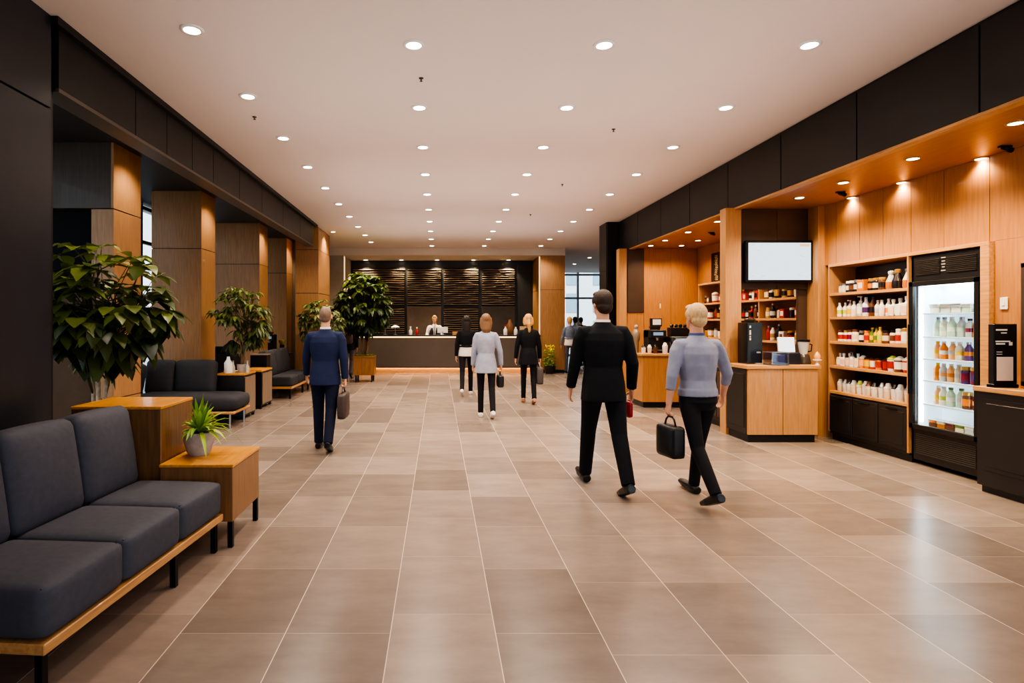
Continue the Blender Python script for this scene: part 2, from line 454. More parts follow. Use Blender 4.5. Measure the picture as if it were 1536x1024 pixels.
for i, (a, c) in enumerate(((-3.0 + .2, -1.10), (-1.02, .08), (.16, 1.30), (1.40, 2.48))):
    slat_panel(a, c, 2.06, 3.28, 'upper dark slatted panel behind reception, %s of four from the left' % ORD[i])
slat_panel(-2.8, -1.10, 1.13, 2.02, 'dark slatted wall panel low behind reception, left of the receptionist')
slat_panel(.16, 1.30, 1.13, 2.02, 'dark slatted wall panel low behind reception, right of the receptionist')
tag(MB().box(-1.02, .08, 18.86, 18.898, 1.0, 2.04, .004).obj('plain_wall_panel', pmat('mid brown panel', srgb(98, 84, 70), .5, var=.08)), 'plain brown wall panel directly behind the receptionist', 'wall panel')
tag(MB().box(1.40, 2.48, 18.86, 18.898, 1.0, 2.04, .004).obj('plain_wall_panel', pmat('dark brown panel', srgb(70, 62, 54), .5, var=.08)), 'plain dark brown wall panel behind the right end of reception', 'wall panel')
tag(MB().box(2.56, 3.04, 18.86, 18.898, 0.2, 3.4, .004).obj('plain_wall_panel', DARKP), 'tall narrow dark panel beside the wooden pillar at reception', 'wall panel')

# right side: fascia, end pier, back walls
b = MB(); ys = [2.6, 3.4, 4.29, 5.55, 6.78, 8.02, 9.24, 10.45, 11.65, 12.88]
for a, c in zip(ys[:-1], ys[1:]): b.box(4.0, 4.12, a + .008, c - .008, 3.07, CEIL - .03)
b.box(4.02, 4.12, 2.6, 12.9, 3.08, CEIL - .002, mi=1)
struct(b.obj('trim_8', [DARKP, BLACK]))
struct(MB().box(4.005, 4.10, 2.6, 12.3, 3.045, 3.069).obj('trim_9', W_TANY))
b = MB(); b.box(3.74, 4.0, 12.95, 13.5, 0, 2.66); b.box(3.74, 4.0, 12.95, 13.5, 2.675, CEIL - .002); b.box(3.75, 4.06, 12.90, 13.5, 0, CEIL - .002, mi=1)
struct(b.obj('column', [DARKP, BLACK]))
b = MB(); ys = [2.6, 3.4, 4.2, 4.85, 5.41, 5.90, 6.31, 6.71, 7.08, 7.50, 8.0]
for a, c in zip(ys[:-1], ys[1:]): b.box(5.14, 5.448, a + .003, c - .003, 2.272, 3.068)
for a, c in zip([2.6, 3.4, 4.2, 4.85], [3.4, 4.2, 4.85, 5.363]): b.box(5.14, 5.448, a + .003, c - .003, 0, 2.27)
b.box(5.15, 5.448, 2.6, 7.99, 2.28, 3.06, mi=1); b.box(5.15, 5.448, 2.6, 5.36, 0, 2.3, mi=1)
ys = [8.0, 8.6, 9.4, 10.2, 11.0, 11.6, 12.4]
for a, c in zip(ys[:-1], ys[1:]): b.box(5.45, 5.60, a + .003, c - .003, 0, 3.068)
b.box(5.47, 5.60, 2.6, 12.4, 0, 3.068, mi=1)
struct(b.obj('wall_right', [W_OR, BROWN]))
b = MB(); b.box(4.32, 4.88, 12.2, 12.4, 0, 3.068); b.box(4.886, 5.44, 12.2, 12.4, 0, 3.068); b.box(3.97, 4.314, 12.2, 12.4, 0, 1.72); b.box(3.97, 4.314, 12.18, 12.4, 1.73, 3.068, mi=1); b.box(3.97, 5.44, 12.25, 12.4, 0, 3.068, mi=1)
struct(b.obj('wall_bay_end', [W_OR, BROWN]))
struct(MB().box(3.80, 3.96, 12.2, 12.4, 0, 3.068).obj('column', W_TAN))
struct(MB().box(3.89, 4.10, 7.86, 8.02, 0, 3.068).obj('column', W_TAN))
struct(MB().box(5.05, 5.30, 7.72, 8.02, 0, 3.068).obj('column', W_TAN))
b = MB(); b.box(4.106, 4.62, 7.93, 8.0, 1.97, 3.068); b.box(4.626, 5.14, 7.93, 8.0, 1.97, 3.068); b.box(4.106, 5.14, 7.95, 8.0, 1.97, 3.068, mi=1)
struct(b.obj('trim_10', [BROWN, BLACK]))
b = MB(); b.box(4.93, 5.08, 7.95, 8.0, 0, 1.97); b.box(5.08, 5.14, 7.97, 8.0, 0, 1.97, mi=1)
struct(b.obj('trim_11', [BROWN, BLACK]))
struct(MB().box(5.60, 9.2, 12.4, 12.6, 0, CEIL - .002).obj('wall_right_far', WHITEP))

# far glass front with mullions
b = MB()
for x in (3.9, 5.05, 6.2, 7.35, 8.5): b.box(x, x + .09, 26.0, 26.12, 0, CEIL - .002)
for z in (0.0, 2.55, 3.6): b.box(3.9, 9.2, 26.02, 26.1, z, z + .09)
w = struct(b.obj('window_2', pmat('grey mullion', srgb(168, 180, 188), .4, .2)))
MB().box(3.9, 9.2, 26.05, 26.06, .05, CEIL - .01).obj('pane', GLASS, w)
struct(MB().box(-3.5, 3.9, 26.0, 26.2, 0, CEIL - .002).obj('wall_back', WHITEP))
struct(MB().box(9.2, 9.4, 12.4, 26.2, 0, CEIL - .002).obj('wall_far_right', pmat('cool grey wall', srgb(168, 176, 182), .6, var=.05)))
# street outside
def facade(x0, x1, y, h, m1, label):
    t = empty('street_building', ((x0 + x1) / 2, y, 0), label, 'building')
    w = (x1 - x0) / 2
    MB().box(-w, w, 0, 3, -.1, h).obj('wall', m1, t)
    n = max(2, int(w * 2 / 1.3))
    for i in range(n):
        for k in range(int(h / 1.6)):
            x = -w + (i + .5) * 2 * w / n
            MB().box(x - .36, x + .36, -.04, 0, .5 + k * 1.6, 1.6 + k * 1.6).obj('window', pmat('street window', srgb(150, 176, 190), .3), t)
facade(5.5, 10.2, 34, 7.5, pmat('pale stone facade', srgb(226, 232, 236), .8, var=.05), 'pale office building across the street beyond the far glass front')
facade(10.4, 16, 36, 9, pmat('blue grey facade', srgb(190, 206, 216), .7, var=.05), 'blue grey building further back beyond the far glass front')
struct(MB().box(-30, 30, 27, 60, -.15, -.05).obj('pavement', pmat('street paving', srgb(150, 156, 160), .8, var=.1)))
struct(MB().box(-30, -6, -10, 27, -.15, -.05).obj('pavement', pmat('street paving', srgb(150, 156, 160), .8, var=.1)))

# ================================================================ LIGHT FITTINGS
def spot(loc, power, color=(1, .82, .63), size=2.3, blend=.7, rad=.06, parent=None, aim=None):
    l = bpy.data.lights.new('lamp', 'SPOT'); l.energy = power; l.color = color
    l.spot_size = size; l.spot_blend = blend; l.shadow_soft_size = rad
    o = bpy.data.objects.new('lamp', l); COL.objects.link(o); o.location = loc
    if aim is not None: o.rotation_euler = (Vector(aim) - Vector(loc)).to_track_quat('-Z', 'Y').to_euler()
    if parent: o.parent = parent
    return o
rim_b = MB(); rim_b.lathe([(.062, -.001), (.062, -.012), (.085, -.010), (.088, -.001)], seg=20, cap=False)
RIM = rim_b.mesh('rim', WHITE, True)
LENS = MB().lathe([(.06, -.010), (.06, -.004)], seg=20).mesh('lens', LEDW)
def downlight(x, y, z, label, group, power, color=(1, .84, .68), sc=1.0, size=2.3, rim=None):
    t = empty('ceiling_light', (x, y, z), label, 'ceiling light', group)
    link('rim', rim or RIM, t); link('lens', LENS, t)
    t.scale = (sc, sc, 1)
    spot((x, y, z - .03), power, color, size, aim=(x, y, 0))
    return t
rows = [(-1.88, 'row nearest the wooden columns'), (-0.20, 'second row from the wooden columns'), (1.33, 'second row from the shops'), (2.98, 'row nearest the shops')]
for ri, (x, rn) in enumerate(rows):
    for k in range(10):
        y = (4.42, 4.66, 4.66, 4.66)[ri] + (1.30 if ri == 0 else 1.36) * k
        downlight(x, y, CEIL, 'recessed ceiling light, %s from the front in the %s' % (ORD[k], rn), 'recessed ceiling lights in four rows', 80)
for k, y in enumerate((18.2, 20.0, 22.2)):
    downlight(5.2, y, CEIL, 'round recessed downlight %s towards the far glass front' % ('just past reception', 'midway', 'last')[k], 'recessed ceiling lights in four rows', 45)
downlight(-2.60, 14.3, CEIL, 'recessed ceiling light beside the last wooden column before reception', 'recessed ceiling lights in four rows', 70, (1, .80, .55), .8)
# shop soffit lights
rim2 = MB(); rim2.lathe([(.062, -.001), (.062, -.012), (.08, -.010), (.083, -.001)], seg=20, cap=False)
RIM2 = rim2.mesh('rim', pmat('brass rim', srgb(190, 150, 100), .35, .6), True)
for k, y in enumerate((4.5, 5.48, 6.42, 7.2)):
    downlight(4.48, y, 3.07, 'small downlight in the wooden shop soffit, %s from the front, outer line' % ORD[k], 'soffit lights above the shelves', 95, (1, .77, .50), .8, 2.4, RIM2)
    downlight(5.13, y, 3.07, 'small downlight in the wooden shop soffit, %s from the front, line by the wall' % ORD[k], 'soffit lights above the shelves', 34, (1, .77, .50), .8, 2.4, RIM2)
for k, y in enumerate((8.9, 9.95, 10.96, 11.7)):
    downlight(4.28, y, 3.07, 'small downlight above the coffee bay, %s from the front, outer line' % ORD[k], 'soffit lights above the coffee bay', 42, (1, .77, .50), .8, 2.4, RIM2)
    downlight(4.9, y, 3.07, 'small downlight above the coffee bay, %s from the front, line by the shelves' % ORD[k], 'soffit lights above the coffee bay', 34, (1, .77, .50), .8, 2.4, RIM2)
# reception wall washers
for k, x in enumerate((-2.35, -1.2, -.05, 1.12, 2.25)):
    downlight(x, 18.68, 3.526, 'downlight washing the slatted reception wall, %s from the left' % ORD[k], 'reception wall lights', 190, (1, .80, .54), 1.0, 1.8)
# bay lights at the left columns
for k, (x, y) in enumerate(((-3.45, 7.0), (-3.45, 9.5), (-3.5, 12.4), (-3.45, 14.6))):
    downlight(x, y, 3.62, 'small downlight in the dark bay ceiling, %s bay from the sofa' % ORD[k], 'bay ceiling lights', 50, (1, .83, .62), .7, 2.2, RIM2)
# sprinklers
spk = MB(); spk.lathe([(.022, -.001), (.022, -.006), (.006, -.01), (.006, -.026), (.014, -.028), (.014, -.031)], seg=12)
SPK = spk.mesh('sprinkler', pmat('sprinkler metal', srgb(90, 80, 74), .4, .6), True)
for k, (x, y, l) in enumerate(((2.02, 6.7, 'small sprinkler head on the ceiling over the man in black'), (2.0, 9.38, 'small sprinkler head on the ceiling further along toward reception'), (-.16, 5.3, 'small sprinkler head between the first and second downlights of one row'), (1.9, 12.0, 'small sprinkler head on the distant ceiling before reception'), (-2.0, 6.3, 'small sprinkler head on the ceiling by the dark fascia'))):
    tag(link('ceiling_sprinkler', SPK, None, (x, y, CEIL)), l, 'sprinkler', 'ceiling sprinklers')
# small track spots under shop soffit
for k, (x, y, l) in enumerate(((4.98, 5.1, 'small black spotlight under the soffit above the drinks fridge'), (4.78, 6.9, 'small black spotlight under the soffit near the screen'), (4.7, 10.0, 'small black spotlight under the coffee bay soffit'))):
    t = empty('track_spotlight', (x, y, 3.07), l, 'spotlight', 'soffit spotlights')
    MB().box(-.05, .05, -.02, .02, -.015, 0, .003).obj('base', BLACKM, t)
    MB().tube([(-.02, 0, -.012), (.06, 0, -.04)], [.018, .024], 10).obj('head', BLACKM, t, True)

s_ = bpy.data.lights.new('sun', 'SUN'); s_.energy = 3.2; s_.angle = .02; s_.color = (1, .97, .92)
so = bpy.data.objects.new('sun', s_); COL.objects.link(so); so.rotation_euler = Vector((-.35, .62, -.95)).to_track_quat('-Z', 'Y').to_euler()
# unseen fill lamps added to brighten the ceiling, no real fittings
for k, y in enumerate((1.5, 5.5, 9.5, 13.5)):
    l = bpy.data.lights.new('ceiling_fill', 'AREA'); l.shape = 'RECTANGLE'; l.size = 5.2; l.size_y = 3.4; l.energy = 15; l.color = (1, .87, .82)
    o = bpy.data.objects.new('ceiling_fill', l); COL.objects.link(o); o.location = (.6, y, 2.75); o.rotation_euler = (PI, 0, 0)
# world + sky glow
w = bpy.data.worlds.new('World'); scene.world = w; w.use_nodes = True
bg = w.node_tree.nodes['Background']; bg.inputs['Color'].default_value = (0.80, 0.90, 1.0, 1); bg.inputs['Strength'].default_value = 1.5
# camera
cam = bpy.data.cameras.new('Camera'); co = bpy.data.objects.new('Camera', cam); COL.objects.link(co)
co.location = (0, 0, 1.52); co.rotation_euler = (PI / 2, 0, 0)
cam.sensor_width = 36; cam.lens = 870 / 1536 * 36
cam.shift_x = (768 - 658) / 1536; cam.shift_y = -(512 - 483) / 1536
cam.clip_start = .05; cam.clip_end = 200
scene.camera = co
# ================================================================ LOUNGE FURNITURE
def cushion(name, c, h, mat, parent, r=.045, puff=(0, 0, .02), M=None, n=8):
    return MB().rbox(c, h, r, n, puff, 0, M).obj(name, mat, parent, True)
def bench_sofa(name, label, loc, rotz, n, w, depth, fab, back=True, seat_h=.466):
    """straight sofa running along +Y from its front near corner, backrest at -X"""
    t = empty(name, loc, label, 'sofa', None, rotz)
    L = n * w
    b = MB(); b.box(-depth - .22, 0, 0, L, .2, .245, .004); b.obj('frame', W_TANY, t)
    for i in range(n):
        s = cushion('seat_cushion', (-depth / 2, w * (i + .5), (.247 + seat_h) / 2), (depth / 2, w / 2 - .002, (seat_h - .247) / 2), fab, t, .04, (.006, 0, .012))
        z = seat_h - .012
        pts = [(-depth + .05, w * i + .02, z), (-.03, w * i + .02, z), (-.03, w * (i + 1) - .02, z), (-depth + .05, w * (i + 1) - .02, z)]
        MB().tube(pts[1:3], .004, 6).obj('piping', fab, s)
        if back:
            M = Matrix.Translation((-depth - .06, w * (i + .5), seat_h - .02)) @ Matrix.Rotation(R(-9), 4, 'Y')
            c = cushion('back_cushion', (0, 0, .25), (.10, w / 2 - .003, .265), fab, t, .055, (.035, 0, .012), M)
    MB().box(-depth - .22, -depth - .19, .01, L - .01, .245, .78, .008).obj('back_board', W_SIDE, t)
    for y in (.04, L * .66, L - .04):
        for x in (-.045, -depth - .16):
            MB().box(x - .017, x + .017, y - .017, y + .017, 0, .2, .002).obj('leg', BLACKM, t)
    return t
bench_sofa('sofa', 'large blue grey sofa on a thin wooden rail, beside the table with the potted plant', (-1.557, 2.29, 0), R(-4.4), 3, .527, .60, FABRIC)

# tall wooden box at the end of the sofa
t = empty('side_cabinet', (-2.195, 4.205, 0), 'tall closed wooden cabinet box with a honey top at the end of the front sofa', 'cabinet')
MB().box(-.305, .305, -.26, .25, .0, .925, .004).obj('carcass', [W_SIDE], t)
MB().box(-.307, .307, -.262, .252, .925, .946, .003).obj('top', W_TOP, t)
# side table with plant
t = empty('side_table', (-1.632, 4.19, 0), 'low boxy wooden side table with honey top and black legs, carrying the small potted plant', 'table')
MB().box(-.245, .245, -.285, .285, .175, .54, .004).obj('body', wood('table side oak', srgb(150, 108, 70), srgb(126, 90, 58), 'z', .35), t)
MB().box(-.25, .25, -.29, .29, .54, .562, .003).obj('top', W_TOP, t)
for x in (-.225, .225):
    for y in (-.265, .265): MB().box(x - .017, x + .017, y - .017, y + .017, 0, .176, .002).obj('leg', BLACKM, t)

# small dracaena in a concrete pot
t = empty('potted_plant', (-1.735, 4.20, .562), 'small bright green spiky plant in a round grey concrete pot on the side table', 'plant')
MB().lathe([(.066, 0), (.085, .03), (.103, .10), (.106, .165), (.098, .168), (.094, .14)], seg=28).obj('pot', CONC, t, 50)
MB().lathe([(.094, .13), (.094, .145), (.02, .155)], seg=20).obj('soil', SOIL, t, True)
b = MB(); r2 = random.Random(3)
for i in range(64):
    a = i * 2.399; tilt = .15 + 1.15 * ((i % 32) / 31.0); L = .2 + .12 * r2.random() + .05 * (tilt > .7)
    d = Vector((math.cos(a) * math.sin(tilt), math.sin(a) * math.sin(tilt), math.cos(tilt)))
    if d.x < -.2: L *= .5
    b.leaf((.012 * math.cos(a), .012 * math.sin(a), .15 + .03 * r2.random()), d, (0, 0, 1), L, .032, .45 * tilt, .5, .25 + .75 * r2.random(), 0, 1)
b.obj('foliage', LEAF_C, t, True)

# console tables further down
def console(name, loc, w, d, h, label, door=True):
    t = empty(name, loc, label, 'table')
    MB().box(-w / 2, w / 2, 0, d, .05, h - .03, .004).obj('body', BLACK, t)
    MB().box(-w / 2 - .005, w / 2 + .008, -.01, d + .01, h - .03, h, .003).obj('top', W_TOP, t)
    MB().box(w / 2 + .001, w / 2 + .012, .03, d - .02, .08, h - .06, .002).obj('side_panel', W_GRAY, t)
    for x in (-w / 2 + .03, w / 2 - .03):
        for y in (.03, d - .03): MB().box(x - .02, x + .02, y - .02, y + .02, 0, .06).obj('foot', BLACKM, t)
    return t
console('console_table', (-3.24, 9.03, 0), .42, .55, .72, 'black console table with a wooden top carrying the small tree in a pot')
console('console_table', (-3.28, 10.15, 0), .36, .62, .68, 'second dark console cabinet with wooden top, behind the tree table')

# sofa in the second bay, facing the camera
t = empty('sofa', (-3.6, 8.28, 0), 'charcoal sofa in the second bay with a rounded open chaise end', 'sofa')
MB().box(-.85, .68, .0, .72, .2, .24, .012).obj('frame', W_TANX, t)
cushion('seat_cushion', (-.10, .34, .35), (.80, .34, .115), FABRIC2, t, .09, (.02, .02, .015))
for x, w in ((-.66, .22), (-.12, .31)):
    M = Matrix.Translation((x, .58, .44)) @ Matrix.Rotation(R(-10), 4, 'X')
    cushion('back_cushion', (0, 0, .24), (w, .08, .26), FABRIC2, t, .06, (0, .03, .01), M)
M = Matrix.Translation((-.95, .2, .44)) @ Matrix.Rotation(R(10), 4, 'Y')
cushion('back_cushion', (0, 0, .22), (.08, .32, .24), FABRIC2, t, .06, (.03, 0, .01), M)
for x in (-.78, .6):
    for y in (.06, .66): MB().tube([(x, y, 0), (x, y, .2)], .014, 8).obj('leg', STEEL, t)

# third sofa, side on
bench_sofa('sofa', 'charcoal sofa on a wooden rail in the third bay, beyond the console tables', (-2.90, 11.45, 0), 0, 3, .55, .46, FABRIC2, seat_h=.45)
t = empty('side_cabinet', (-3.47, 11.28, 0), 'dark cabinet box at the near end of the third bay sofa', 'cabinet')
MB().box(-.16, .16, -.11, .13, 0, .88, .004).obj('carcass', BLACK, t)
MB().box(-.163, .163, -.113, .133, .88, .90, .003).obj('top', W_GRAY, t)
t = empty('sideboard', (-3.80, 13.36, 0), 'dark low sideboard carrying a coffee machine, behind the third bay sofa', 'cabinet')
MB().box(-.42, .42, -.2, .2, 0.0, .8, .004).obj('carcass', BLACK, t)
MB().box(-.43, .43, -.21, .21, .8, .82, .003).obj('top', CABBLK, t)
for x in (-.2, .2): MB().box(x - .18, x + .18, -.215, -.2, .1, .76, .003).obj('door', CABBLK, t)

def coffee_machine(name, loc, label, w=.22, d=.3, h=.42, group=None, body=None):
    t = empty(name, loc, label, 'coffee machine', group)
    bm_ = body or BLACK
    b = MB(); b.box(-w / 2, w / 2, -d / 2 + .08, d / 2, 0, h, .012); b.box(-w / 2, w / 2, -d / 2, d / 2, h * .66, h, .012); b.box(-w / 2, w / 2, -d / 2, d / 2, 0, .05, .008)
    b.obj('body', bm_, t)
    MB().box(-w * .35, w * .35, -d / 2 + .01, -d / 2 + .08, .05, .058).obj('drip_tray', STEEL, t)
    MB().tube([(0, -d / 2 + .04, h * .66), (0, -d / 2 + .04, h * .54)], [.03, .02], 10).obj('spout', STEEL, t)
    MB().box(-w * .3, w * .3, -d / 2 - .004, -d / 2, h * .76, h * .9, .001).obj('display', pmat('machine display', srgb(60, 70, 80), .2, emit=(.5, .7, 1, 1), estr=.3), t)
    if h > .35: MB().lathe([(w * .28, h), (w * .34, h + .05), (w * .36, h + .06)], seg=14).obj('hopper', pmat('smoked plastic', srgb(70, 60, 54), .15), t, 40)
    return t
coffee_machine('coffee_machine', (-3.86, 13.33, .82), 'tall black coffee machine on the dark sideboard behind the third sofa', .2, .3, .42)
t = empty('coffee_grinder', (-3.60, 13.33, .82), 'small black coffee grinder beside the machine on the dark sideboard', 'grinder')
MB().lathe([(.07, 0), (.07, .04), (.05, .06), (.055, .17), (.06, .18)], seg=14).obj('base', BLACKM, t, 40)
MB().lathe([(.045, .18), (.075, .25), (.075, .29), (.03, .3)], seg=14).obj('hopper', pmat('amber plastic', srgb(120, 104, 50), .2), t, 40)

# things on the tree table
t = empty('bottle', (-3.31, 9.13, .72), 'white bottle with a dark neck on the console table beside the tree', 'bottle')
MB().lathe([(.06, 0), (.065, .02), (.065, .16), (.03, .21), (.022, .26)], seg=14).obj('body', WHITE, t, 40)
MB().lathe([(.026, .26), (.03, .27), (.03, .31), (.012, .33), (.012, .36)], seg=12).obj('cap', BLACKM, t, 40)
tag(MB().box(-.1, .1, -.06, .06, 0, .02, .004).obj('notepad', WHITE, None, None, (-3.36, 9.10 + .28, .72)), 'pale flat notepad lying on the console table by the tree', 'notepad')
for x, l in ((-3.04, 'small clear glass bottle on the console table, on the aisle side of the tree pot'), (-3.265, 'small clear glass bottle on the console table, on the wall side of the tree pot')):
    t = empty('glass_bottle', (x, 9.22, .72), l, 'bottle')
    MB().lathe([(.028, 0), (.03, .09), (.012, .13), (.012, .17)], seg=12).obj('body', pmat('pale glass', srgb(190, 190, 176), .1), t, 40)
    MB().lathe([(.014, .17), (.014, .19)], seg=10).obj('stopper', STEEL, t)
# dark appliance cart behind tree table
t = empty('appliance_trolley', (-3.9, 10.6, 0), 'dark appliance trolley half hidden behind the tree table', 'trolley')
MB().box(-.22, .22, -.2, .2, .1, .95, .01).obj('body', BLACK, t)
MB().box(-.18, .18, -.16, .16, .95, 1.08, .02).obj('urn', BLACKM, t)
for x in (-.18, .18):
    for y in (-.16, .16): MB().ball((x, y, .05), .05, 10, 6).obj('wheel', BLACKM, t, True)

# ---------------------------------------------------------------- trees
def tree(name, loc, label, stems, clusters, per, L, W, leafm, barkm, seed, potf, ell, cat='tree', droop=.45, shape=0, jit=.2, trad=.022, whorl_up=.25):
    """stems: list of (base, top); ell=(cx,cy,cz,rx,ry,rz) foliage ellipsoid"""
    t = empty(name, loc, label, cat); r = random.Random(seed)
    potf(t)
    b = MB(); tips = []
    for (p, q) in stems:
        p = Vector(p); q = Vector(q); pts = []
        for i in range(7):
            k = i / 6; m = p.lerp(q, k) + Vector((math.sin(k * 7 + p.x * 50) * .018, math.cos(k * 6 + p.y * 60) * .018, 0)) * (1 if 0 < i < 6 else 0)
            pts.append(m)
        b.tube(pts, [trad * (1 - .55 * i / 6) for i in range(7)], 8); tips.append(pts)
    b.obj('trunk', barkm, t, True)
    fb = MB(); bb = MB()
    cx, cy, cz, rx, ry, rz = ell
    for i in range(clusters):
        for _ in range(50):
            u = Vector((r.uniform(-1, 1), r.uniform(-1, 1), r.uniform(-1, 1)))
            if .35 < u.length < 1.0: break
        if r.random() < .5: u = u.normalized() * r.uniform(.72, 1.0)
        c = Vector((cx + u.x * rx, cy + u.y * ry, cz + u.z * rz))
        st = r.choice(tips)
        cand = [p for p in st[2:] if p.z < c.z + .05] or [st[3]]
        o = cand[-1] if len(cand) < 3 else r.choice(cand[-3:])
        mid = (o + c) / 2 + Vector((0, 0, .05))
        bb.tube([o, mid, c], [trad * .35, trad * .25, trad * .15], 5)
        out = Vector((c.x - cx, c.y - cy, (c.z - cz) * .6 + .15))
        if out.length < .01: out = Vector((0, 0, 1))
        out.normalize()
        a0 = r.random() * 6.28
        for k in range(per):
            a = a0 + 2 * PI * k / per + r.uniform(-.25, .25)
            side = Vector((math.cos(a), math.sin(a), whorl_up + r.uniform(-.55, .15)))
            d = (side * .8 + out * .5 + Vector((0, 0, -.30 - .25 * (u.z < 0)))).normalized()
            sh = max(.0, min(1, .42 + .3 * u.z + r.uniform(-.28, .3)))  # lighter towards the crown top: light from above put into the leaf colour
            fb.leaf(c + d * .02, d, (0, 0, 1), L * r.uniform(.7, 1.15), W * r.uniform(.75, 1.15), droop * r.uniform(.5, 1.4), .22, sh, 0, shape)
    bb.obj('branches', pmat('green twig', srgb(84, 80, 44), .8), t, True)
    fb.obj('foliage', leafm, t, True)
    return t
def round_pot(r, h, mat):
    def f(t):
        MB().lathe([(r * .78, 0), (r * .95, h * .5), (r, h), (r * .9, h), (r * .88, h - .05)], seg=24).obj('pot', mat, t, 50)
        MB().lathe([(r * .88, h - .06), (r * .86, h - .04)], seg=20).obj('soil', SOIL, t)
    return f
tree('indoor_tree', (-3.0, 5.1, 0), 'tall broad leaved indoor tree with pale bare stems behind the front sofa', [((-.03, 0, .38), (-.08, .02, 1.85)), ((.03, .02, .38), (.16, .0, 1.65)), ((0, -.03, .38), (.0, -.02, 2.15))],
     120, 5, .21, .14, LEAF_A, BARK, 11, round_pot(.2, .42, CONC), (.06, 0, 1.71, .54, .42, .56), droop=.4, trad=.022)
tree('indoor_tree', (-3.15, 9.27, .72), 'medium slender indoor tree growing from a small pale pot on the console table', [((-.01, 0, .1), (-.02, 0, .85)), ((.015, 0, .1), (.07, .0, .8))],
     80, 8, .16, .062, LEAF_A, BARKD, 12, round_pot(.075, .13, CONC), (0, 0, .90, .42, .36, .50), droop=.6, trad=.014)
tree('indoor_tree', (-2.62, 13.0, 0), 'indoor tree partly hidden behind the man in the blue suit', [((-.01, 0, .36), (-.05, 0, 1.5)), ((.03, 0, .36), (.08, 0, 1.4))],
     76, 8, .17, .072, LEAF_A, BARKD, 13, round_pot(.17, .4, CONC), (0, 0, 1.55, .46, .40, .52), droop=.55, trad=.016)
def box_planter(t):
    W_P = wood('planter wood', srgb(150, 104, 56), srgb(124, 84, 44), 'z', .4)
    p = MB().box(-.26, .26, -.26, .26, .17, .64, .006).obj('planter_box', W_P, t)
    MB().box(-.27, .27, -.27, .27, .62, .665, .004).obj('rim', W_P, p)
    for x in (-.2, .2):
        for y in (-.2, .2): MB().box(x - .02, x + .02, y - .02, y + .02, 0, .17).obj('leg', BLACKM, p)
    MB().box(-.235, .235, -.235, .235, .64, .668).obj('soil', SOIL, t)
    b = MB(); r = random.Random(4)
    for i in range(60):
        a = r.random() * 6.28; d = Vector((math.cos(a), math.sin(a), 1.0))
        b.leaf((r.uniform(-.2, .2), r.uniform(-.2, .2), .66), d, (0, 0, 1), .14, .05, .5, .2, r.uniform(.5, 1))
    b.obj('undergrowth', LEAF_C, t, True)
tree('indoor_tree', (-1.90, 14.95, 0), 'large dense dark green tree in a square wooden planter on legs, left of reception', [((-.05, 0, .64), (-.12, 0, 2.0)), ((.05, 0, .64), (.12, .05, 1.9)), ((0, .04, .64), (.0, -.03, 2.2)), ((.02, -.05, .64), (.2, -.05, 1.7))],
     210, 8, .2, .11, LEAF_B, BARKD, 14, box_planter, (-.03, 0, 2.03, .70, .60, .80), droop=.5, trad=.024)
# leafy plant by the pillar
t = empty('potted_plant', (3.28, 17.15, 0), 'yellow green leafy plant in a dark pot by the wooden pillar at reception', 'plant')
MB().lathe([(.13, 0), (.16, .12), (.17, .24), (.15, .24), (.15, .2)], seg=18).obj('pot', BLACK, t, 40)
MB().lathe([(.148, .18), (.14, .2)], seg=16).obj('soil', SOIL, t)
b = MB(); r = random.Random(9)
for i in range(110):
    a = r.random() * 6.28; z = .2 + .45 * r.random(); d = Vector((math.cos(a), math.sin(a), .9))
    b.leaf((.08 * math.cos(a), .08 * math.sin(a), z), d, (0, 0, 1), .2, .07, .5, .2, r.uniform(.2, 1))
b.obj('foliage', LEAF_C, t, True)
fl = MB()
for i in range(26):
    a = r.random() * 6.28; q = .14 * r.random() ** .5
    fl.ball((q * math.cos(a), q * math.sin(a), .68 + .16 * r.random()), .022, 8, 5)
fl.obj('blossoms', pmat('yellow blossom', srgb(232, 212, 60), .6), t, True)

# ================================================================ RECEPTION COUNTER
t = empty('reception_counter', (.3, 17.6, 0), 'long dark reception counter with glowing strips under its top and at its foot', 'counter')
MB().box(-2.85, 2.72, -.25, .25, .17, 1.06, .006).obj('front', pmat('taupe counter panel', srgb(92, 82, 74), .45, var=.06, vscale=2), t)
MB().box(-2.88, 2.755, -.30, .30, 1.09, 1.13, .004).obj('top', BLACK, t)
MB().box(-2.83, 2.70, -.24, .24, 1.06, 1.09).obj('light_strip', LEDS, t).location.y = -.035
MB().box(-2.80, 2.70, -.20, .2, 0.0, .17).obj('plinth', W_TANX, t)
MB().box(-2.85, 2.72, -.25, -.238, .150, .172).obj('lip', BLACK, t)
MB().box(-2.80, 2.70, -.236, -.205, .158, .168).obj('light_strip', emat('under counter strip', (1, .62, .25, 1), 16.0), t)
def table_lamp(x, y, label):
    t = empty('desk_lamp', (x, y, 1.13), label, 'lamp', 'lamps on the reception counter')
    MB().lathe([(.06, 0), (.06, .02), (.012, .03), (.012, .24)], seg=12).obj('base', STEEL, t, 40)
    MB().lathe([(.14, .23), (.06, .29), (.02, .3)], seg=16).obj('lamp_shade', WHITE, t, 40)
table_lamp(-1.62, 17.6, 'flat white desk lamp on the reception counter nearest the big tree')
table_lamp(-1.32, 17.66, 'second flat white desk lamp on the reception counter beside the first')
def flacon(x, y, z, mat, cap, label, name='bottle', s=1.0, cat='bottle'):
    t = empty(name, (x, y, z), label, cat)
    MB().lathe([(.04 * s, 0), (.045 * s, .02), (.045 * s, .12 * s), (.018 * s, .17 * s), (.018 * s, .21 * s)], seg=12).obj('body', mat, t, 40)
    MB().lathe([(.022 * s, .2 * s), (.022 * s, .24 * s)], seg=10).obj('cap', cap, t)
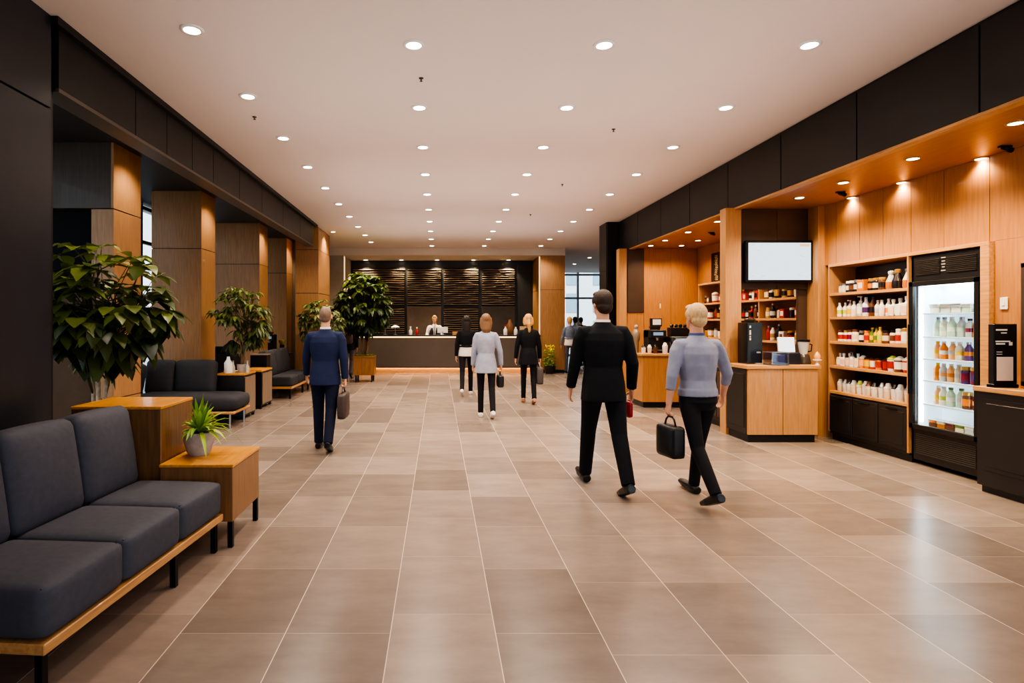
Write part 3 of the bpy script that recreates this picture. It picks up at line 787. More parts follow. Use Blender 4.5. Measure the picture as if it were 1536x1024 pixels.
RED = pmat('red plastic', srgb(178, 44, 40), .4)
flacon(-.85, 17.55, 1.13, WHITE, WHITE, 'white bottle on the reception counter left of the receptionist', s=1.1)
flacon(-.66, 17.55, 1.13, RED, WHITE, 'red bottle on the reception counter left of the receptionist', s=1.0)
t = empty('tray', (.62, 17.6, 1.13), 'wooden tray on the reception counter right of the receptionist', 'tray')
MB().box(-.2, .2, -.12, .12, 0, .012, .003).obj('base', W_TANX, t)
b = MB(); b.box(-.2, .2, -.12, -.108, .012, .1); b.box(-.2, .2, .108, .12, .012, .1); b.box(-.2, -.188, -.108, .108, .012, .1); b.box(.188, .2, -.108, .108, .012, .1); b.obj('rim', W_TANX, t)
flacon(2.02, 17.55, 1.13, WHITE, RED, 'white bottle with red cap on the right end of the reception counter', s=1.3)
flacon(2.33, 17.55, 1.13, WHITE, BLACKM, 'white bottle with dark cap on the right end of the reception counter', s=1.25)
tag(MB().lathe([(.05, 0), (.09, .1), (.1, .3), (.05, .38), (.04, .48), (.06, .5)], seg=14).obj('vase', pmat('brown vase', srgb(120, 84, 54), .4), None, 40, (2.17, 17.7, 1.13)), 'tall brown vase on the right end of the reception counter', 'vase')
tag(MB().box(-.13, .13, -.08, .08, 0, .26, .004).obj('box', wood('box wood', srgb(206, 170, 120), srgb(180, 140, 96), 'x'), None, None, (2.6, 17.62, 1.13)), 'pale wooden box on the right end of the reception counter', 'box')
t = empty('computer_monitor', (.12, 17.72, 1.13), 'white backed monitor beside the receptionist', 'monitor')
MB().box(-.02, .02, -.02, .02, 0, .1).obj('stand', STEEL, t); MB().box(-.09, .09, -.05, .05, 0, .01).obj('base', STEEL, t); MB().box(-.16, .16, -.015, .015, .06, .24, .005).obj('screen', WHITE, t)
# ================================================================ SHOP BAYS
def prop(name, rgb, rough=.35, **k): return pmat(name, srgb(*rgb), rough, **k)
PC = {
 'white': prop('item white', (232, 226, 216)), 'cream': prop('item cream', (226, 206, 176)), 'pink': prop('item blush', (226, 190, 172)),
 'red': prop('item red', (168, 46, 34)), 'orange': prop('item orange', (224, 128, 36), .25), 'amber': prop('item amber', (196, 116, 34), .2),
 'yellow': prop('item yellow', (226, 182, 40), .25), 'green': prop('item green', (96, 128, 50), .25), 'lime': prop('item lime', (186, 200, 74), .25),
 'brown': prop('item brown', (104, 62, 36), .3), 'dark': prop('item dark', (40, 32, 30), .2), 'clear': prop('item clear', (196, 196, 190), .12),
 'purple': prop('item purple', (86, 50, 104), .25), 'gold': prop('item gold', (204, 160, 82), .3, metal=.5), 'steel': STEEL, 'berry': prop('item berry', (128, 36, 60), .25),
 'blue': prop('item blue', (70, 84, 140), .3), 'peach': prop('item peach', (236, 170, 110), .25), 'mint': prop('item mint', (196, 220, 190), .2), 'milk': prop('item milk', (240, 236, 214), .2)}
CACHE = {}
def cm(key, fn, mats, smooth=35):
    if key not in CACHE: CACHE[key] = fn().mesh(key[0], mats, smooth)
    return CACHE[key]
def goods(kind, body, lab, cap, loc, label, group, s=1.0, cat=None):
    """one packaged good with its closure; body/lab/cap are colour names"""
    t = empty(kind, loc, label, cat or kind.replace('_', ' ').split()[-1], group); t.scale = (s, s, s)
    mats = [PC[body], PC[lab]]
    def m(fb, fc, nc='lid'):
        link('body', cm(('body', kind, body, lab), fb, mats), t); link(nc, cm((nc, kind, cap), fc, [PC[cap]]), t)
    if kind == 'jar':
        m(lambda: MB().lathe([(.034, 0), (.040, .006), (.040, .028)], mi=0).lathe([(.0405, .028), (.0405, .085)], mi=1, cap=False).lathe([(.040, .085), (.040, .1), (.032, .115)], mi=0), lambda: MB().lathe([(.035, .113), (.036, .116), (.036, .138), (.032, .142)]))
    elif kind == 'bottle':
        m(lambda: MB().lathe([(.033, 0), (.036, .005), (.036, .04)]).lathe([(.0365, .04), (.0365, .10)], mi=1, cap=False).lathe([(.036, .10), (.036, .13), (.016, .165), (.014, .19)]), lambda: MB().lathe([(.017, .186), (.017, .21)]), 'cap')
    elif kind == 'pump_bottle':
        m(lambda: MB().lathe([(.034, 0), (.037, .005), (.037, .03)]).lathe([(.0375, .03), (.0375, .10)], mi=1, cap=False).lathe([(.037, .1), (.036, .125), (.015, .145)]), lambda: MB().lathe([(.017, .143), (.017, .16), (.006, .163), (.006, .2)]).box(-.035, .01, -.008, .008, .195, .208, .002), 'pump')
    elif kind == 'square_bottle':
        m(lambda: MB().box(-.036, .036, -.036, .036, 0, .12, .008).box(-.037, .037, -.037, .037, .02, .095, .004, 1).lathe([(.02, .118), (.014, .13), (.014, .15)]), lambda: MB().lathe([(.018, .148), (.018, .18)]), 'cap')
    elif kind == 'tub':
        m(lambda: MB().lathe([(.038, 0), (.043, .03)], sq=.4).lathe([(.0435, .03), (.046, .11)], mi=1, cap=False, sq=.4).lathe([(.046, .11), (.047, .125)], sq=.4), lambda: MB().lathe([(.049, .125), (.05, .14), (.035, .15), (.02, .165), (.01, .17)], sq=.2))
    elif kind == 'cup':
        m(lambda: MB().lathe([(.034, 0), (.036, .004), (.041, .12)], sq=.25).lathe([(.0365, .03), (.040, .095)], mi=1, cap=False, sq=.25), lambda: MB().lathe([(.042, .12), (.042, .127), (.03, .142), (.022, .172), (.012, .176)]))
    elif kind == 'carafe':
        m(lambda: MB().lathe([(.045, 0), (.052, .02), (.05, .08)]).lathe([(.05, .08), (.03, .13), (.02, .16)], mi=1), lambda: MB().lathe([(.022, .158), (.03, .17), (.03, .19), (.01, .2)]), 'stopper')
    elif kind == 'juice_bottle':
        m(lambda: MB().lathe([(.033, 0), (.036, .006), (.036, .05)]).lathe([(.0365, .05), (.0365, .09)], mi=1, cap=False).lathe([(.036, .09), (.036, .12), (.019, .15), (.017, .165)]), lambda: MB().lathe([(.02, .163), (.02, .185)]), 'cap')
    elif kind == 'food_tub':
        m(lambda: MB().box(-.05, .05, -.05, .05, 0, .05, .006).box(-.052, .052, -.052, .052, .05, .075, .004, 1), lambda: MB().box(-.056, .056, -.056, .056, .075, .09, .005))
    elif kind == 'box':
        link('body', cm(('body', kind, body, lab), lambda: MB().box(-.05, .05, -.05, .05, 0, .12, .003).box(-.0505, .03, -.03, .03, .03, .09, 0, 1), mats), t)
    return t
def shelf_row(items, y_far, y_near, x, z, group, where, sc=1.0, jx=.03):
    n = len(items); r = random.Random(int(z * 1000))
    WID = {'tub': .1, 'carafe': .108, 'food_tub': .115, 'box': .104, 'cup': .088, 'jar': .084, 'square_bottle': .078}
    ws = [WID.get(it[0], .078) * (it[4] if len(it) > 4 else 1.0) * sc for it in items]
    span = abs(y_far - y_near); f = min(1.0, span * .97 / sum(ws)); gap = (span - sum(ws) * f) / n; pos = 0
    for i, it in enumerate(items):
        kind, body, lab, cap = it[:4]; s = (it[4] if len(it) > 4 else 1.0) * sc * f
        y = y_far + (pos + gap / 2 + ws[i] * f / 2) * (1 if y_near > y_far else -1); pos += gap + ws[i] * f
        desc = {'white': 'white', 'clear': 'clear'}.get(body, body)
        if lab != body: desc += ' and ' + lab
        goods(kind, body, lab, cap, (x + r.uniform(0, jx), y, z + .0005), '%s %s with %s top, %s from left, %s' % (desc, kind.replace('_', ' '), cap, ORD[i], where), group, s)

def shelving(name, label, x0, x1, y0, y1, zs, ztop, zbase, doors, dividers=(), back=None):
    """open wooden shelf unit facing -X over black cupboards; y0<y1"""
    t = empty(name, ((x0 + x1) / 2, (y0 + y1) / 2, 0), label, 'shelf unit')
    ox, oy = -(x0 + x1) / 2, -(y0 + y1) / 2
    def bx(nm, a, b_, c, d, e, f, mat, r=.002): return MB().box(a + ox, b_ + ox, c + oy, d + oy, e, f, r).obj(nm, mat, t)
    bx('back_panel', x1 - .012, x1, y0 + .02, y1 - .02, zbase, ztop - .02, back or prop('shelf back', (62, 46, 34), .4))
    bx('side_panel', x0, x1, y0, y0 + .022, 0.1, ztop, W_TAN); bx('side_panel', x0, x1, y1 - .022, y1, 0.1, ztop, W_TAN)
    bx('top_panel', x0, x1, y0, y1, ztop, ztop + .035, W_TANY)
    for z in zs: bx('shelf', x0 + .004, x1 - .012, y0 + .022, y1 - .022, z - .034, z, W_TANY)
    for d in dividers: bx('divider', x0 + .01, x1 - .012, d - .012, d + .012, zbase, ztop, W_TAN)
    bx('cupboard', x0 + .02, x1, y0 + .01, y1 - .01, .08, zbase - .036, CABBLK)
    bx('plinth', x0 + .05, x1, y0 + .01, y1 - .01, 0, .08, BLACK)
    w = (y1 - y0 - .04) / doors
    for i in range(doors):
        a = y0 + .02 + i * w
        b = MB(); b.box(x0 + ox, x0 + .02 + ox, a + oy + .006, a + w + oy - .006, .12, zbase - .06, .003)
        b.box(x0 + ox - .004, x0 + ox + .004, a + oy + .045, a + w + oy - .045, .165, zbase - .105, .003)
        d = b.obj('door', CABBLK, t)
        MB().box(x0 + ox - .014, x0 + ox - .004, a + oy + w * .3, a + oy + w * .7, zbase - .09, zbase - .08, .002).obj('handle', BLACKM, d)
    return t
ZS = [.635, .96, 1.275, 1.59, 1.895]
shelving('shelf_unit', 'oak wall shelves of jars and bottles above black cupboards, beside the drinks fridge', 5.09, 5.445, 6.285, 7.58, ZS, 2.235, .635, 3)
B = 'wall shelves beside the fridge'
G = 'jars and bottles on the shelves beside the fridge'
wh = lambda i: 'the %s of the wall shelves' % i
YF, YN, XI = 7.50, 6.34, 5.16
shelf_row([('jar', 'clear', 'cream', 'steel', .9), ('jar', 'clear', 'cream', 'steel', .95), ('jar', 'dark', 'clear', 'white', 1.15), ('jar', 'dark', 'brown', 'white', 1.15), ('jar', 'dark', 'clear', 'steel', 1.2), ('box', 'amber', 'cream', 'white', 1.35), ('jar', 'dark', 'amber', 'gold', 1.2), ('jar', 'dark', 'white', 'gold', 1.2), ('jar', 'brown', 'dark', 'gold', 1.2), ('carafe', 'amber', 'clear', 'white', 1.25), ('carafe', 'dark', 'dark', 'gold', 1.3), ('carafe', 'amber', 'cream', 'steel', 1.3)], YF, YN, XI, ZS[4], G, 'top wall shelf')
shelf_row([('bottle', 'white', 'lime', 'white', .85), ('bottle', 'white', 'lime', 'white', .85), ('pump_bottle', 'cream', 'yellow', 'white'), ('bottle', 'white', 'cream', 'white', .9), ('pump_bottle', 'clear', 'white', 'white', 1.2), ('bottle', 'white', 'purple', 'clear', 1.1), ('bottle', 'brown', 'dark', 'dark', 1.1), ('bottle', 'white', 'clear', 'clear', .9), ('bottle', 'white', 'white', 'clear', .9), ('bottle', 'white', 'orange', 'white', .95), ('square_bottle', 'white', 'cream', 'white', 1.05), ('square_bottle', 'white', 'white', 'clear', 1.1), ('square_bottle', 'white', 'pink', 'white', 1.2)], YF, YN, XI, ZS[3], G, 'second wall shelf down')
shelf_row([('jar', 'white', 'red', 'brown'), ('jar', 'white', 'red', 'gold'), ('jar', 'white', 'berry', 'brown', 1.05), ('jar', 'white', 'cream', 'brown', 1.1), ('jar', 'dark', 'white', 'steel'), ('jar', 'orange', 'red', 'orange'), ('bottle', 'green', 'yellow', 'yellow', .85), ('bottle', 'yellow', 'green', 'green', .85), ('bottle', 'yellow', 'lime', 'yellow', .9), ('jar', 'brown', 'cream', 'dark', 1.05), ('jar', 'cream', 'brown', 'dark', 1.1), ('jar', 'cream', 'red', 'white', 1.2), ('jar', 'cream', 'white', 'gold', 1.25)], YF, YN, XI, ZS[2], G, 'third wall shelf down')
shelf_row([('square_bottle', 'pink', 'white', 'clear'), ('square_bottle', 'white', 'pink', 'white'), ('square_bottle', 'pink', 'cream', 'clear', 1.02), ('pump_bottle', 'white', 'pink', 'steel'), ('square_bottle', 'white', 'cream', 'clear', 1.05), ('tub', 'orange', 'peach', 'clear'), ('tub', 'amber', 'yellow', 'dark'), ('tub', 'red', 'white', 'dark'), ('tub', 'orange', 'red', 'dark'), ('tub', 'berry', 'red', 'dark'), ('tub', 'white', 'red', 'lime', 1.15), ('tub', 'brown', 'white', 'clear', 1.15), ('tub', 'red', 'pink', 'clear', 1.15)], YF, YN, XI, ZS[1], G, 'fourth wall shelf down')
caps = ['clear', 'steel', 'dark', 'clear', 'lime', 'white', 'brown', 'dark', 'steel', 'white', 'dark', 'clear', 'steel']
shelf_row([('cup', 'white' if i % 3 else 'cream', 'white' if i not in (4, 7) else 'yellow', caps[i], 1.0 + .02 * i) for i in range(13)], YF, YN, XI, ZS[0], G, 'lowest wall shelf')

# drinks fridge
t = empty('drinks_fridge', (5.28, 5.87, 0), 'tall black glass door drinks fridge with a bright white interior', 'fridge')
def fb(nm, a, b_, c, d, e, f, mat, r=.003, p=None): return MB().box(a - 5.28, b_ - 5.28, c - 5.87, d - 5.87, e, f, r).obj(nm, mat, p or t)
Y0, Y1 = 5.46, 6.28
b = MB()
def fbx(a, b_, c, d, e, f): b.box(a - 5.28, b_ - 5.28, c - 5.87, d - 5.87, e, f, .003)
fbx(5.12, 5.445, Y0, Y0 + .03, .05, 2.22); fbx(5.12, 5.445, Y1 - .03, Y1, .05, 2.22); fbx(5.12, 5.445, Y0, Y1, .05, .40); fbx(5.12, 5.445, Y0, Y1, 1.93, 2.22); fbx(5.43, 5.445, Y0, Y1, .05, 2.22)
b.obj('cabinet', BLACK, t)
FW = pmat('fridge liner', srgb(225, 238, 244), .4, emit=(.80, .92, 1, 1), estr=.35)  # liner is no lamp; some of the tube light is painted in as glow
fb('liner', 5.415, 5.428, Y0 + .03, Y1 - .03, .40, 1.93, FW)
fb('liner', 5.16, 5.42, Y1 - .045, Y1 - .031, .40, 1.93, FW); fb('liner', 5.16, 5.42, Y0 + .031, Y0 + .045, .40, 1.93, FW)
fb('light_tube', 5.17, 5.19, Y1 - .075, Y1 - .05, .45, 1.88, emat('cool tube', (.86, .95, 1, 1), 9.0))
fb('light_tube', 5.17, 5.19, Y0 + .05, Y0 + .075, .45, 1.88, emat('cool tube', (.86, .95, 1, 1), 9.0))
fb('light_tube', 5.2, 5.40, Y0 + .1, Y1 - .1, 1.905, 1.925, emat('cool tube', (.86, .95, 1, 1), 9.0))
FZ = [.415, .655, .905, 1.135, 1.37, 1.615]
for z in FZ: fb('shelf', 5.175, 5.41, Y0 + .05, Y1 - .05, z - .016, z, pmat('fridge shelf', srgb(214, 230, 240), .3), .002)
bd = MB()
def dbx(c, d, e, f): bd.box(5.085 - 5.28, 5.118 - 5.28, c - 5.87, d - 5.87, e, f, .003)
dbx(Y0 + .004, Y0 + .055, .385, 1.95); dbx(Y1 - .055, Y1 - .004, .385, 1.95); dbx(Y0 + .004, Y1 - .004, .385, .435); dbx(Y0 + .004, Y1 - .004, 1.90, 1.95)
d = bd.obj('door', BLACK, t)
fb('glass', 5.098, 5.104, Y0 + .055, Y1 - .055, .435, 1.90, glassmat('fridge glass', (.96, .99, 1, 1), .04), 0, d)
fb('handle', 5.05, 5.085, Y1 - .05, Y1 - .03, .75, 1.5, BLACKM, .006, d)
b = MB()
for i in range(11): b.box(5.112 - 5.28, 5.122 - 5.28, Y0 + .06 - 5.87, Y1 - .06 - 5.87, .12 + i * .02, .13 + i * .02, .002)
b.obj('lower_vent', pmat('vent slat', srgb(58, 52, 48), .4), t)
b = MB()
for i in range(9):
    z = 2.02 + i * .018
    for (a, c) in ((Y0 + .05, Y0 + .38), (Y0 + .46, Y1 - .06)): b.box(5.108 - 5.28, 5.12 - 5.28, a - 5.87, c - 5.87, z, z + .008, .002)
b.obj('upper_vent', pmat('vent slat', srgb(58, 52, 48), .4), t)
b = MB()
for i, (q, wd) in enumerate(((2.17, .05), (2.135, .035), (2.105, .045), (2.075, .03), (2.04, .05))): b.box(5.114 - 5.28, 5.118 - 5.28, Y0 + .42 - wd / 2 - 5.87, Y0 + .42 + wd / 2 - 5.87, q, q + .010)
b.obj('emblem', pmat('pale print', srgb(190, 180, 170), .5), t)
# oak surround over the fridge
b = MB(); b.box(5.09, 5.445, 5.365, 5.455, 0.0, 2.235, .002); b.box(5.09, 5.445, 5.365, 6.284, 2.235, 2.27, .002)
tag(b.obj('fridge_surround', W_TANY), 'oak frame around the right side and top of the drinks fridge', 'frame')
GF = 'drinks in the fridge'
fy, fn = 6.18, 5.54
shelf_row([('food_tub', 'milk', 'white', 'white', 1.3), ('food_tub', 'milk', 'cream', 'white', 1.3), ('food_tub', 'milk', 'white', 'clear', 1.3), ('food_tub', 'mint', 'white', 'white', 1.2), ('juice_bottle', 'berry', 'clear', 'white', 1.05), ('juice_bottle', 'amber', 'berry', 'white', 1.0)], fy, fn, 5.26, FZ[5], GF, 'top fridge shelf')
shelf_row([('juice_bottle', 'mint', 'clear', 'steel', 1.1), ('juice_bottle', 'milk', 'mint', 'steel', 1.1), ('juice_bottle', 'mint', 'milk', 'white', 1.1), ('juice_bottle', 'clear', 'mint', 'steel', 1.1), ('juice_bottle', 'clear', 'berry', 'dark', 1.0), ('juice_bottle', 'orange', 'clear', 'white', 1.05), ('juice_bottle', 'yellow', 'berry', 'white', 1.05)], fy, fn, 5.26, FZ[4], GF, 'second fridge shelf down')
shelf_row([('juice_bottle', 'peach', 'yellow', 'yellow'), ('juice_bottle', 'orange', 'white', 'white'), ('juice_bottle', 'peach', 'clear', 'white'), ('juice_bottle', 'cream', 'yellow', 'white'), ('juice_bottle', 'purple', 'orange', 'steel'), ('juice_bottle', 'berry', 'clear', 'white'), ('juice_bottle', 'yellow', 'lime', 'white')], fy, fn, 5.26, FZ[3], GF, 'third fridge shelf down')
shelf_row([('juice_bottle', 'orange', 'amber', 'yellow'), ('juice_bottle', 'clear', 'peach', 'white'), ('juice_bottle', 'peach', 'orange', 'white'), ('juice_bottle', 'cream', 'clear', 'white'), ('jar', 'purple', 'berry', 'gold', 1.2), ('jar', 'berry', 'purple', 'gold', 1.2), ('juice_bottle', 'red', 'clear', 'white')], fy, fn, 5.26, FZ[2], GF, 'fourth fridge shelf down')
shelf_row([('juice_bottle', 'peach', 'yellow', 'white', 1.05), ('juice_bottle', 'milk', 'lime', 'white', 1.05), ('juice_bottle', 'mint', 'white', 'green', 1.05), ('juice_bottle', 'mint', 'clear', 'green', 1.05), ('jar', 'brown', 'orange', 'gold', 1.2), ('juice_bottle', 'berry', 'pink', 'white'), ('juice_bottle', 'orange', 'pink', 'white')], fy, fn, 5.26, FZ[1], GF, 'fifth fridge shelf down')
shelf_row([('food_tub', 'brown', 'orange', 'clear', 1.1), ('food_tub', 'amber', 'cream', 'clear', 1.1), ('food_tub', 'brown', 'berry', 'clear', 1.1), ('food_tub', 'cream', 'green', 'clear', 1.1), ('food_tub', 'clear', 'milk', 'clear', 1.1), ('food_tub', 'orange', 'red', 'clear', 1.1)], fy, fn, 5.25, FZ[0], GF, 'lowest fridge shelf', jx=.005)

# counter at the right edge
t = empty('shop_counter', (5.15, 4.45, 0), 'black panelled counter with an oak top at the edge of the shop, before the fridge', 'counter')
MB().box(-.28, -.015, -.85, .80, .06, .90, .004).obj('body', CABBLK, t)
MB().box(-.25, -.015, -.85, .78, 0, .06).obj('plinth', BLACK, t)
MB().box(-.30, -.012, -.86, .82, .90, .945, .004).obj('top', W_TANY, t)
for y0, y1 in ((-.80, .05), (.05 - .02 + .02, .05)):
    pass
for a, c in ((-.83, -.28), (-.26, .74)):
    b = MB(); b.box(-.286, -.278, a, c, .20, .84, .003); b.box(-.292, -.284, a + .04, c - .04, .24, .80, .003); b.obj('panel', CABBLK, t)
# black dispenser box with card
t = empty('display_stand', (4.975, 5.17, .945), 'black display stand with white print and a pale card on the counter before the fridge', 'display stand')
MB().box(-.105, .11, -.09, -.01, 0, .03, .004).obj('base', BLACKM, t)
MB().box(-.10, .11, -.075, -.02, .03, .56, .006).obj('body', BLACK, t)
PP = pmat('pale card', srgb(214, 196, 184), .6)
b = MB(); r = random.Random(5)
for z, y, wd, h in ():
    pass
# end faces toward the camera
MB().box(-.075, .07, -.079, -.075, .06, .27, .001).obj('card', PP, t)
b = MB()
for z, x, wd, h in ((.50, -.03, .10, .014), (.475, -.01, .05, .010), (.40, -.02, .13, .012), (.378, -.04, .08, .014), (.37, .05, .03, .03), (.31, -.05, .05, .006), (.29, -.05, .05, .006)):
    b.box(x - wd / 2, x + wd / 2, -.0765, -.0745, z, z + h)
b.obj('print', pmat('white print', srgb(210, 208, 204), .6), t)
tag(MB().box(-.012, 0, -.035, .035, -.055, .055, .003).box(-.018, -.010, -.012, .012, -.02, .02, .002).obj('light_switch', WHITE, None, None, (5.138, 5.265, 1.69)), 'white light switch on the wood wall right of the fridge', 'light switch')
# dark framed wall case at the edge
t = empty('wall_case', (5.136, 4.36, 1.25), 'dark framed wall case cut off by the edge of the view, above the counter', 'wall case')
b = MB(); b.box(-.1, 0, .62, .66, -.28, .78, .003); b.box(-.1, 0, -.6, -.56, -.28, .78, .003); b.box(-.1, 0, -.6, .66, .74, .78, .003); b.box(-.1, 0, -.6, .66, -.28, -.24, .003); b.obj('frame', BROWN, t)
MB().box(-.02, 0, -.56, .62, -.24, .74).obj('back_panel', BLACK, t)
MB().box(-.08, -.02, -.56, .62, .16, .18).obj('shelf', W_TANY, t)

# kiosk counter below the screen
t = empty('kiosk_counter', (4.34, 7.58, 0), 'oak fronted service counter below the hanging screen', 'counter')
MB().box(-.44, .44, -.24, .26, .10, .93, .003).obj('body', W_TAN, t)
b = MB(); b.box(-.44, -.003, -.27, -.24, .10, .93, .002); b.box(.003, .44, -.27, -.24, .10, .93, .002); b.obj('front', W_TAN, t)
MB().box(-.42, .42, -.235, .25, 0, .10).obj('plinth', BLACK, t)
MB().box(-.47, .47, -.29, .265, .93, .975, .004).obj('top', W_TANX, t)
b = MB(); b.box(-.452, -.44, -.24, .25, .1, .93, .003); b.box(-.458, -.45, -.2, .21, .18, .86, .003); b.obj('side_panel', CABBLK, t)
t = empty('cupboard', (4.5, 8.5, 0), 'low dark cupboard behind the post at the service counter', 'cabinet')
MB().box(-.42, .2, -.42, .42, .08, .86, .004).obj('body', CABBLK, t); MB().box(-.40, .2, -.4, .4, 0, .08).obj('plinth', BLACK, t)
MB().box(-.43, .21, -.43, .43, .86, .9, .003).obj('top', W_TANY, t)
for a in (-.4, .01): MB().box(-.432, -.42, a, a + .39, .14, .8, .003).obj('door', BROWN, t)
KZ = .975
t = empty('vending_tower', (4.11, 7.66, KZ), 'tall narrow black coffee dispenser at the left end of the service counter', 'coffee machine')
MB().box(-.10, .10, -.12, .12, 0, .54, .006).obj('body', pmat('gloss black', srgb(26, 27, 30), .2), t)
b = MB()
for z, h in ((.47, .03), (.42, .02), (.38, .035), (.35, .015), (.31, .03)): b.box(-.07, -.05, -.1215, -.1195, z, z + h)
b.obj('lettering', pmat('white print', srgb(210, 208, 204), .6), t)
MB().box(.02, .07, -.135, -.12, .14, .16, .003).obj('spout', STEEL, t)
MB().box(0, .08, -.16, -.12, 0, .015, .003).obj('drip_tray', STEEL, t)
MB().lathe([(.05, .54), (.07, .57), (.07, .58), (.03, .60)], seg=14).obj('hopper', pmat('smoked plastic', srgb(70, 60, 54), .15), t, 40)
t = empty('display_box', (4.30, 7.395, KZ), 'clear acrylic box on the service counter next to the black dispenser', 'box')
b = MB(); b.box(-.11, .11, -.1, -.097, 0, .16); b.box(-.11, .11, .097, .1, 0, .16); b.box(-.11, -.107, -.1, .1, 0, .16); b.box(.107, .11, -.1, .1, 0, .16)
b.obj('glass', glassmat('acrylic', (.85, .87, .9, 1), .12), t); MB().box(-.11, .11, -.1, .1, 0, .008).obj('base', BLACKM, t)
b = MB(); b.box(-.112, .112, -.102, -.095, .158, .166); b.box(-.112, .112, .095, .102, .158, .166); b.box(-.112, -.105, -.1, .1, .158, .166); b.box(.105, .112, -.1, .1, .158, .166); b.obj('rim', STEEL, t)
MB().box(-.0, .08, -.06, .06, .008, .13, .004).obj('carton', PC['blue'], t)
t = empty('till', (4.535, 7.58, KZ), 'till with a bright white tablet screen on a navy base on the service counter', 'till')
MB().box(-.115, .125, -.12, .12, 0, .15, .01).obj('base', pmat('navy plastic', srgb(28, 32, 46), .35), t)
M = Matrix.Translation((0, -.02, .15)) @ Matrix.Rotation(R(-8), 4, 'X')
sc_ = MB().box(-.11, .11, -.012, .012, 0, .2, .004, 0, M).obj('screen', WHITE, t)
MB().box(-.104, .104, -.0135, -.0125, .006, .194, 0, 0, M).obj('display', emat('white display', (1, .98, .95, 1), 1.1), sc_)
t = empty('blender', (4.755, 7.56, KZ), 'countertop blender with a clear jug on the service counter', 'blender')
MB().lathe([(.075, 0), (.08, .02), (.06, .12), (.05, .13)], seg=14, sq=.3).obj('base', pmat('smoked plastic', srgb(70, 60, 54), .15), t, 40)
MB().lathe([(.045, .13), (.07, .29)], seg=14).obj('jug', PC['clear'], t, 40); MB().lathe([(.075, .29), (.075, .315), (.03, .325)], seg=14).obj('lid', BLACKM, t, 40)
MB().tube([(.06, 0, .27), (.11, 0, .25), (.1, 0, .17), (.052, 0, .16)], .008, 6).obj('handle', BLACKM, t, True)
t = empty('cupcake_dish', (4.63 + .2, 7.40, KZ), 'small pale dish holding a yellow iced cake at the end of the service counter', 'dish')
MB().lathe([(.03, 0), (.012, .02), (.012, .05), (.05, .06), (.05, .07)], seg=12).obj('dish', WHITE, t, 40); MB().lathe([(.03, .07), (.04, .11), (.02, .15), (.005, .17)], seg=12).obj('cake', PC['peach'], t, 40)

# hanging screen
t = empty('television', (4.60, 7.86, 2.34), 'wall mounted flat screen with a pale lit menu above the service counter', 'television')
MB().box(-.455, .455, -.035, .035, -.285, .285, .01).obj('bezel', pmat('screen bezel', srgb(18, 20, 26), .25), t)
s_ = MB().box(-.42, .42, -.0375, -.0355, -.25, .25).obj('screen', emat('lit screen', (.80, .92, 1.0, 1), .95), t)
b = MB(); r = random.Random(2)
for (x, z, w_, h) in ((-.40, .22, .07, .008), (-.25, .225, .03, .006), (-.17, .225, .03, .006), (-.34, .14, .07, .008), (-.335, .12, .04, .006), (.26, .08, .05, .006), (.30, .06, .04, .005), (.28, -.06, .04, .006), (-.38, -.2, .04, .01), (-.25, -.2, .05, .008), (.25, -.19, .05, .008), (.34, -.21, .04, .006)):
    b.box(x, x + w_, -.0385, -.0375, z, z + h)
b.obj('menu_lines', pmat('menu text', srgb(140, 160, 176), .6, emit=(.5, .6, .7, 1), estr=.5), s_)
MB().box(.27, .405, -.0385, -.0375, .20, .235).obj('menu_banner', emat('menu orange', (1, .62, .25, 1), .9), s_)
MB().box(-.15, .15, .035, .07, -.1, .1, .004).obj('bracket', BLACKM, t)

# coffee bay shelves (behind the screen wall)
shelving('shelf_unit', 'oak shelves of tins and boxes in the coffee bay, behind the screen wall', 5.12, 5.445, 8.12, 11.45, [.62, .92, 1.235, 1.58, 1.885], 2.235, .62, 7, (9.3, 10.4), prop('backlit amber shelf back', (150, 100, 52), .5))  # lighter amber back colour stands in for warm backlight on the shelves
r = random.Random(21); GB = 'tins and jars on the coffee bay shelves'
kinds = ['jar', 'bottle', 'tub', 'box', 'square_bottle', 'jar']
cols = ['dark', 'white', 'brown', 'cream', 'dark', 'clear', 'red', 'white', 'gold']
for zi, (z, nm) in enumerate(((1.235, 'third'), (1.58, 'second'), (1.885, 'top'))):
    for (a, c, seg, n) in ((9.25, 8.2, 'near', 7), (10.35, 9.36, 'middle', 8), (11.38, 10.46, 'far', 5)):
        items = [(r.choice(kinds), r.choice(cols), r.choice(cols), r.choice(['white', 'dark', 'steel', 'gold']), r.uniform(.95, 1.22)) for _ in range(n)]
        shelf_row(items, a, c, 5.20, z, GB, '%s coffee shelf, %s end' % (nm, seg))
# sign on the shelf top
t = empty('sign', (5.40, 11.25, 2.272), 'narrow black upright sign with pale handwritten script on top of the coffee bay shelves', 'sign')
MB().box(-.02, .02, -.20, .20, 0, .60, .004).obj('board', BLACK, t)
b = MB(); r = random.Random(8)
for i in range(15):
    z = .06 + i * .033; y0 = r.uniform(-.09, -.02); b.tube([(-.021, y0, z), (-.021, y0 + .04, z + .02), (-.021, y0 + .07, z + .004), (-.021, y0 + .07 + r.uniform(.02, .05), z + .024)], .0045, 5)
b.obj('script', pmat('cream script', srgb(214, 190, 150), .6), t)

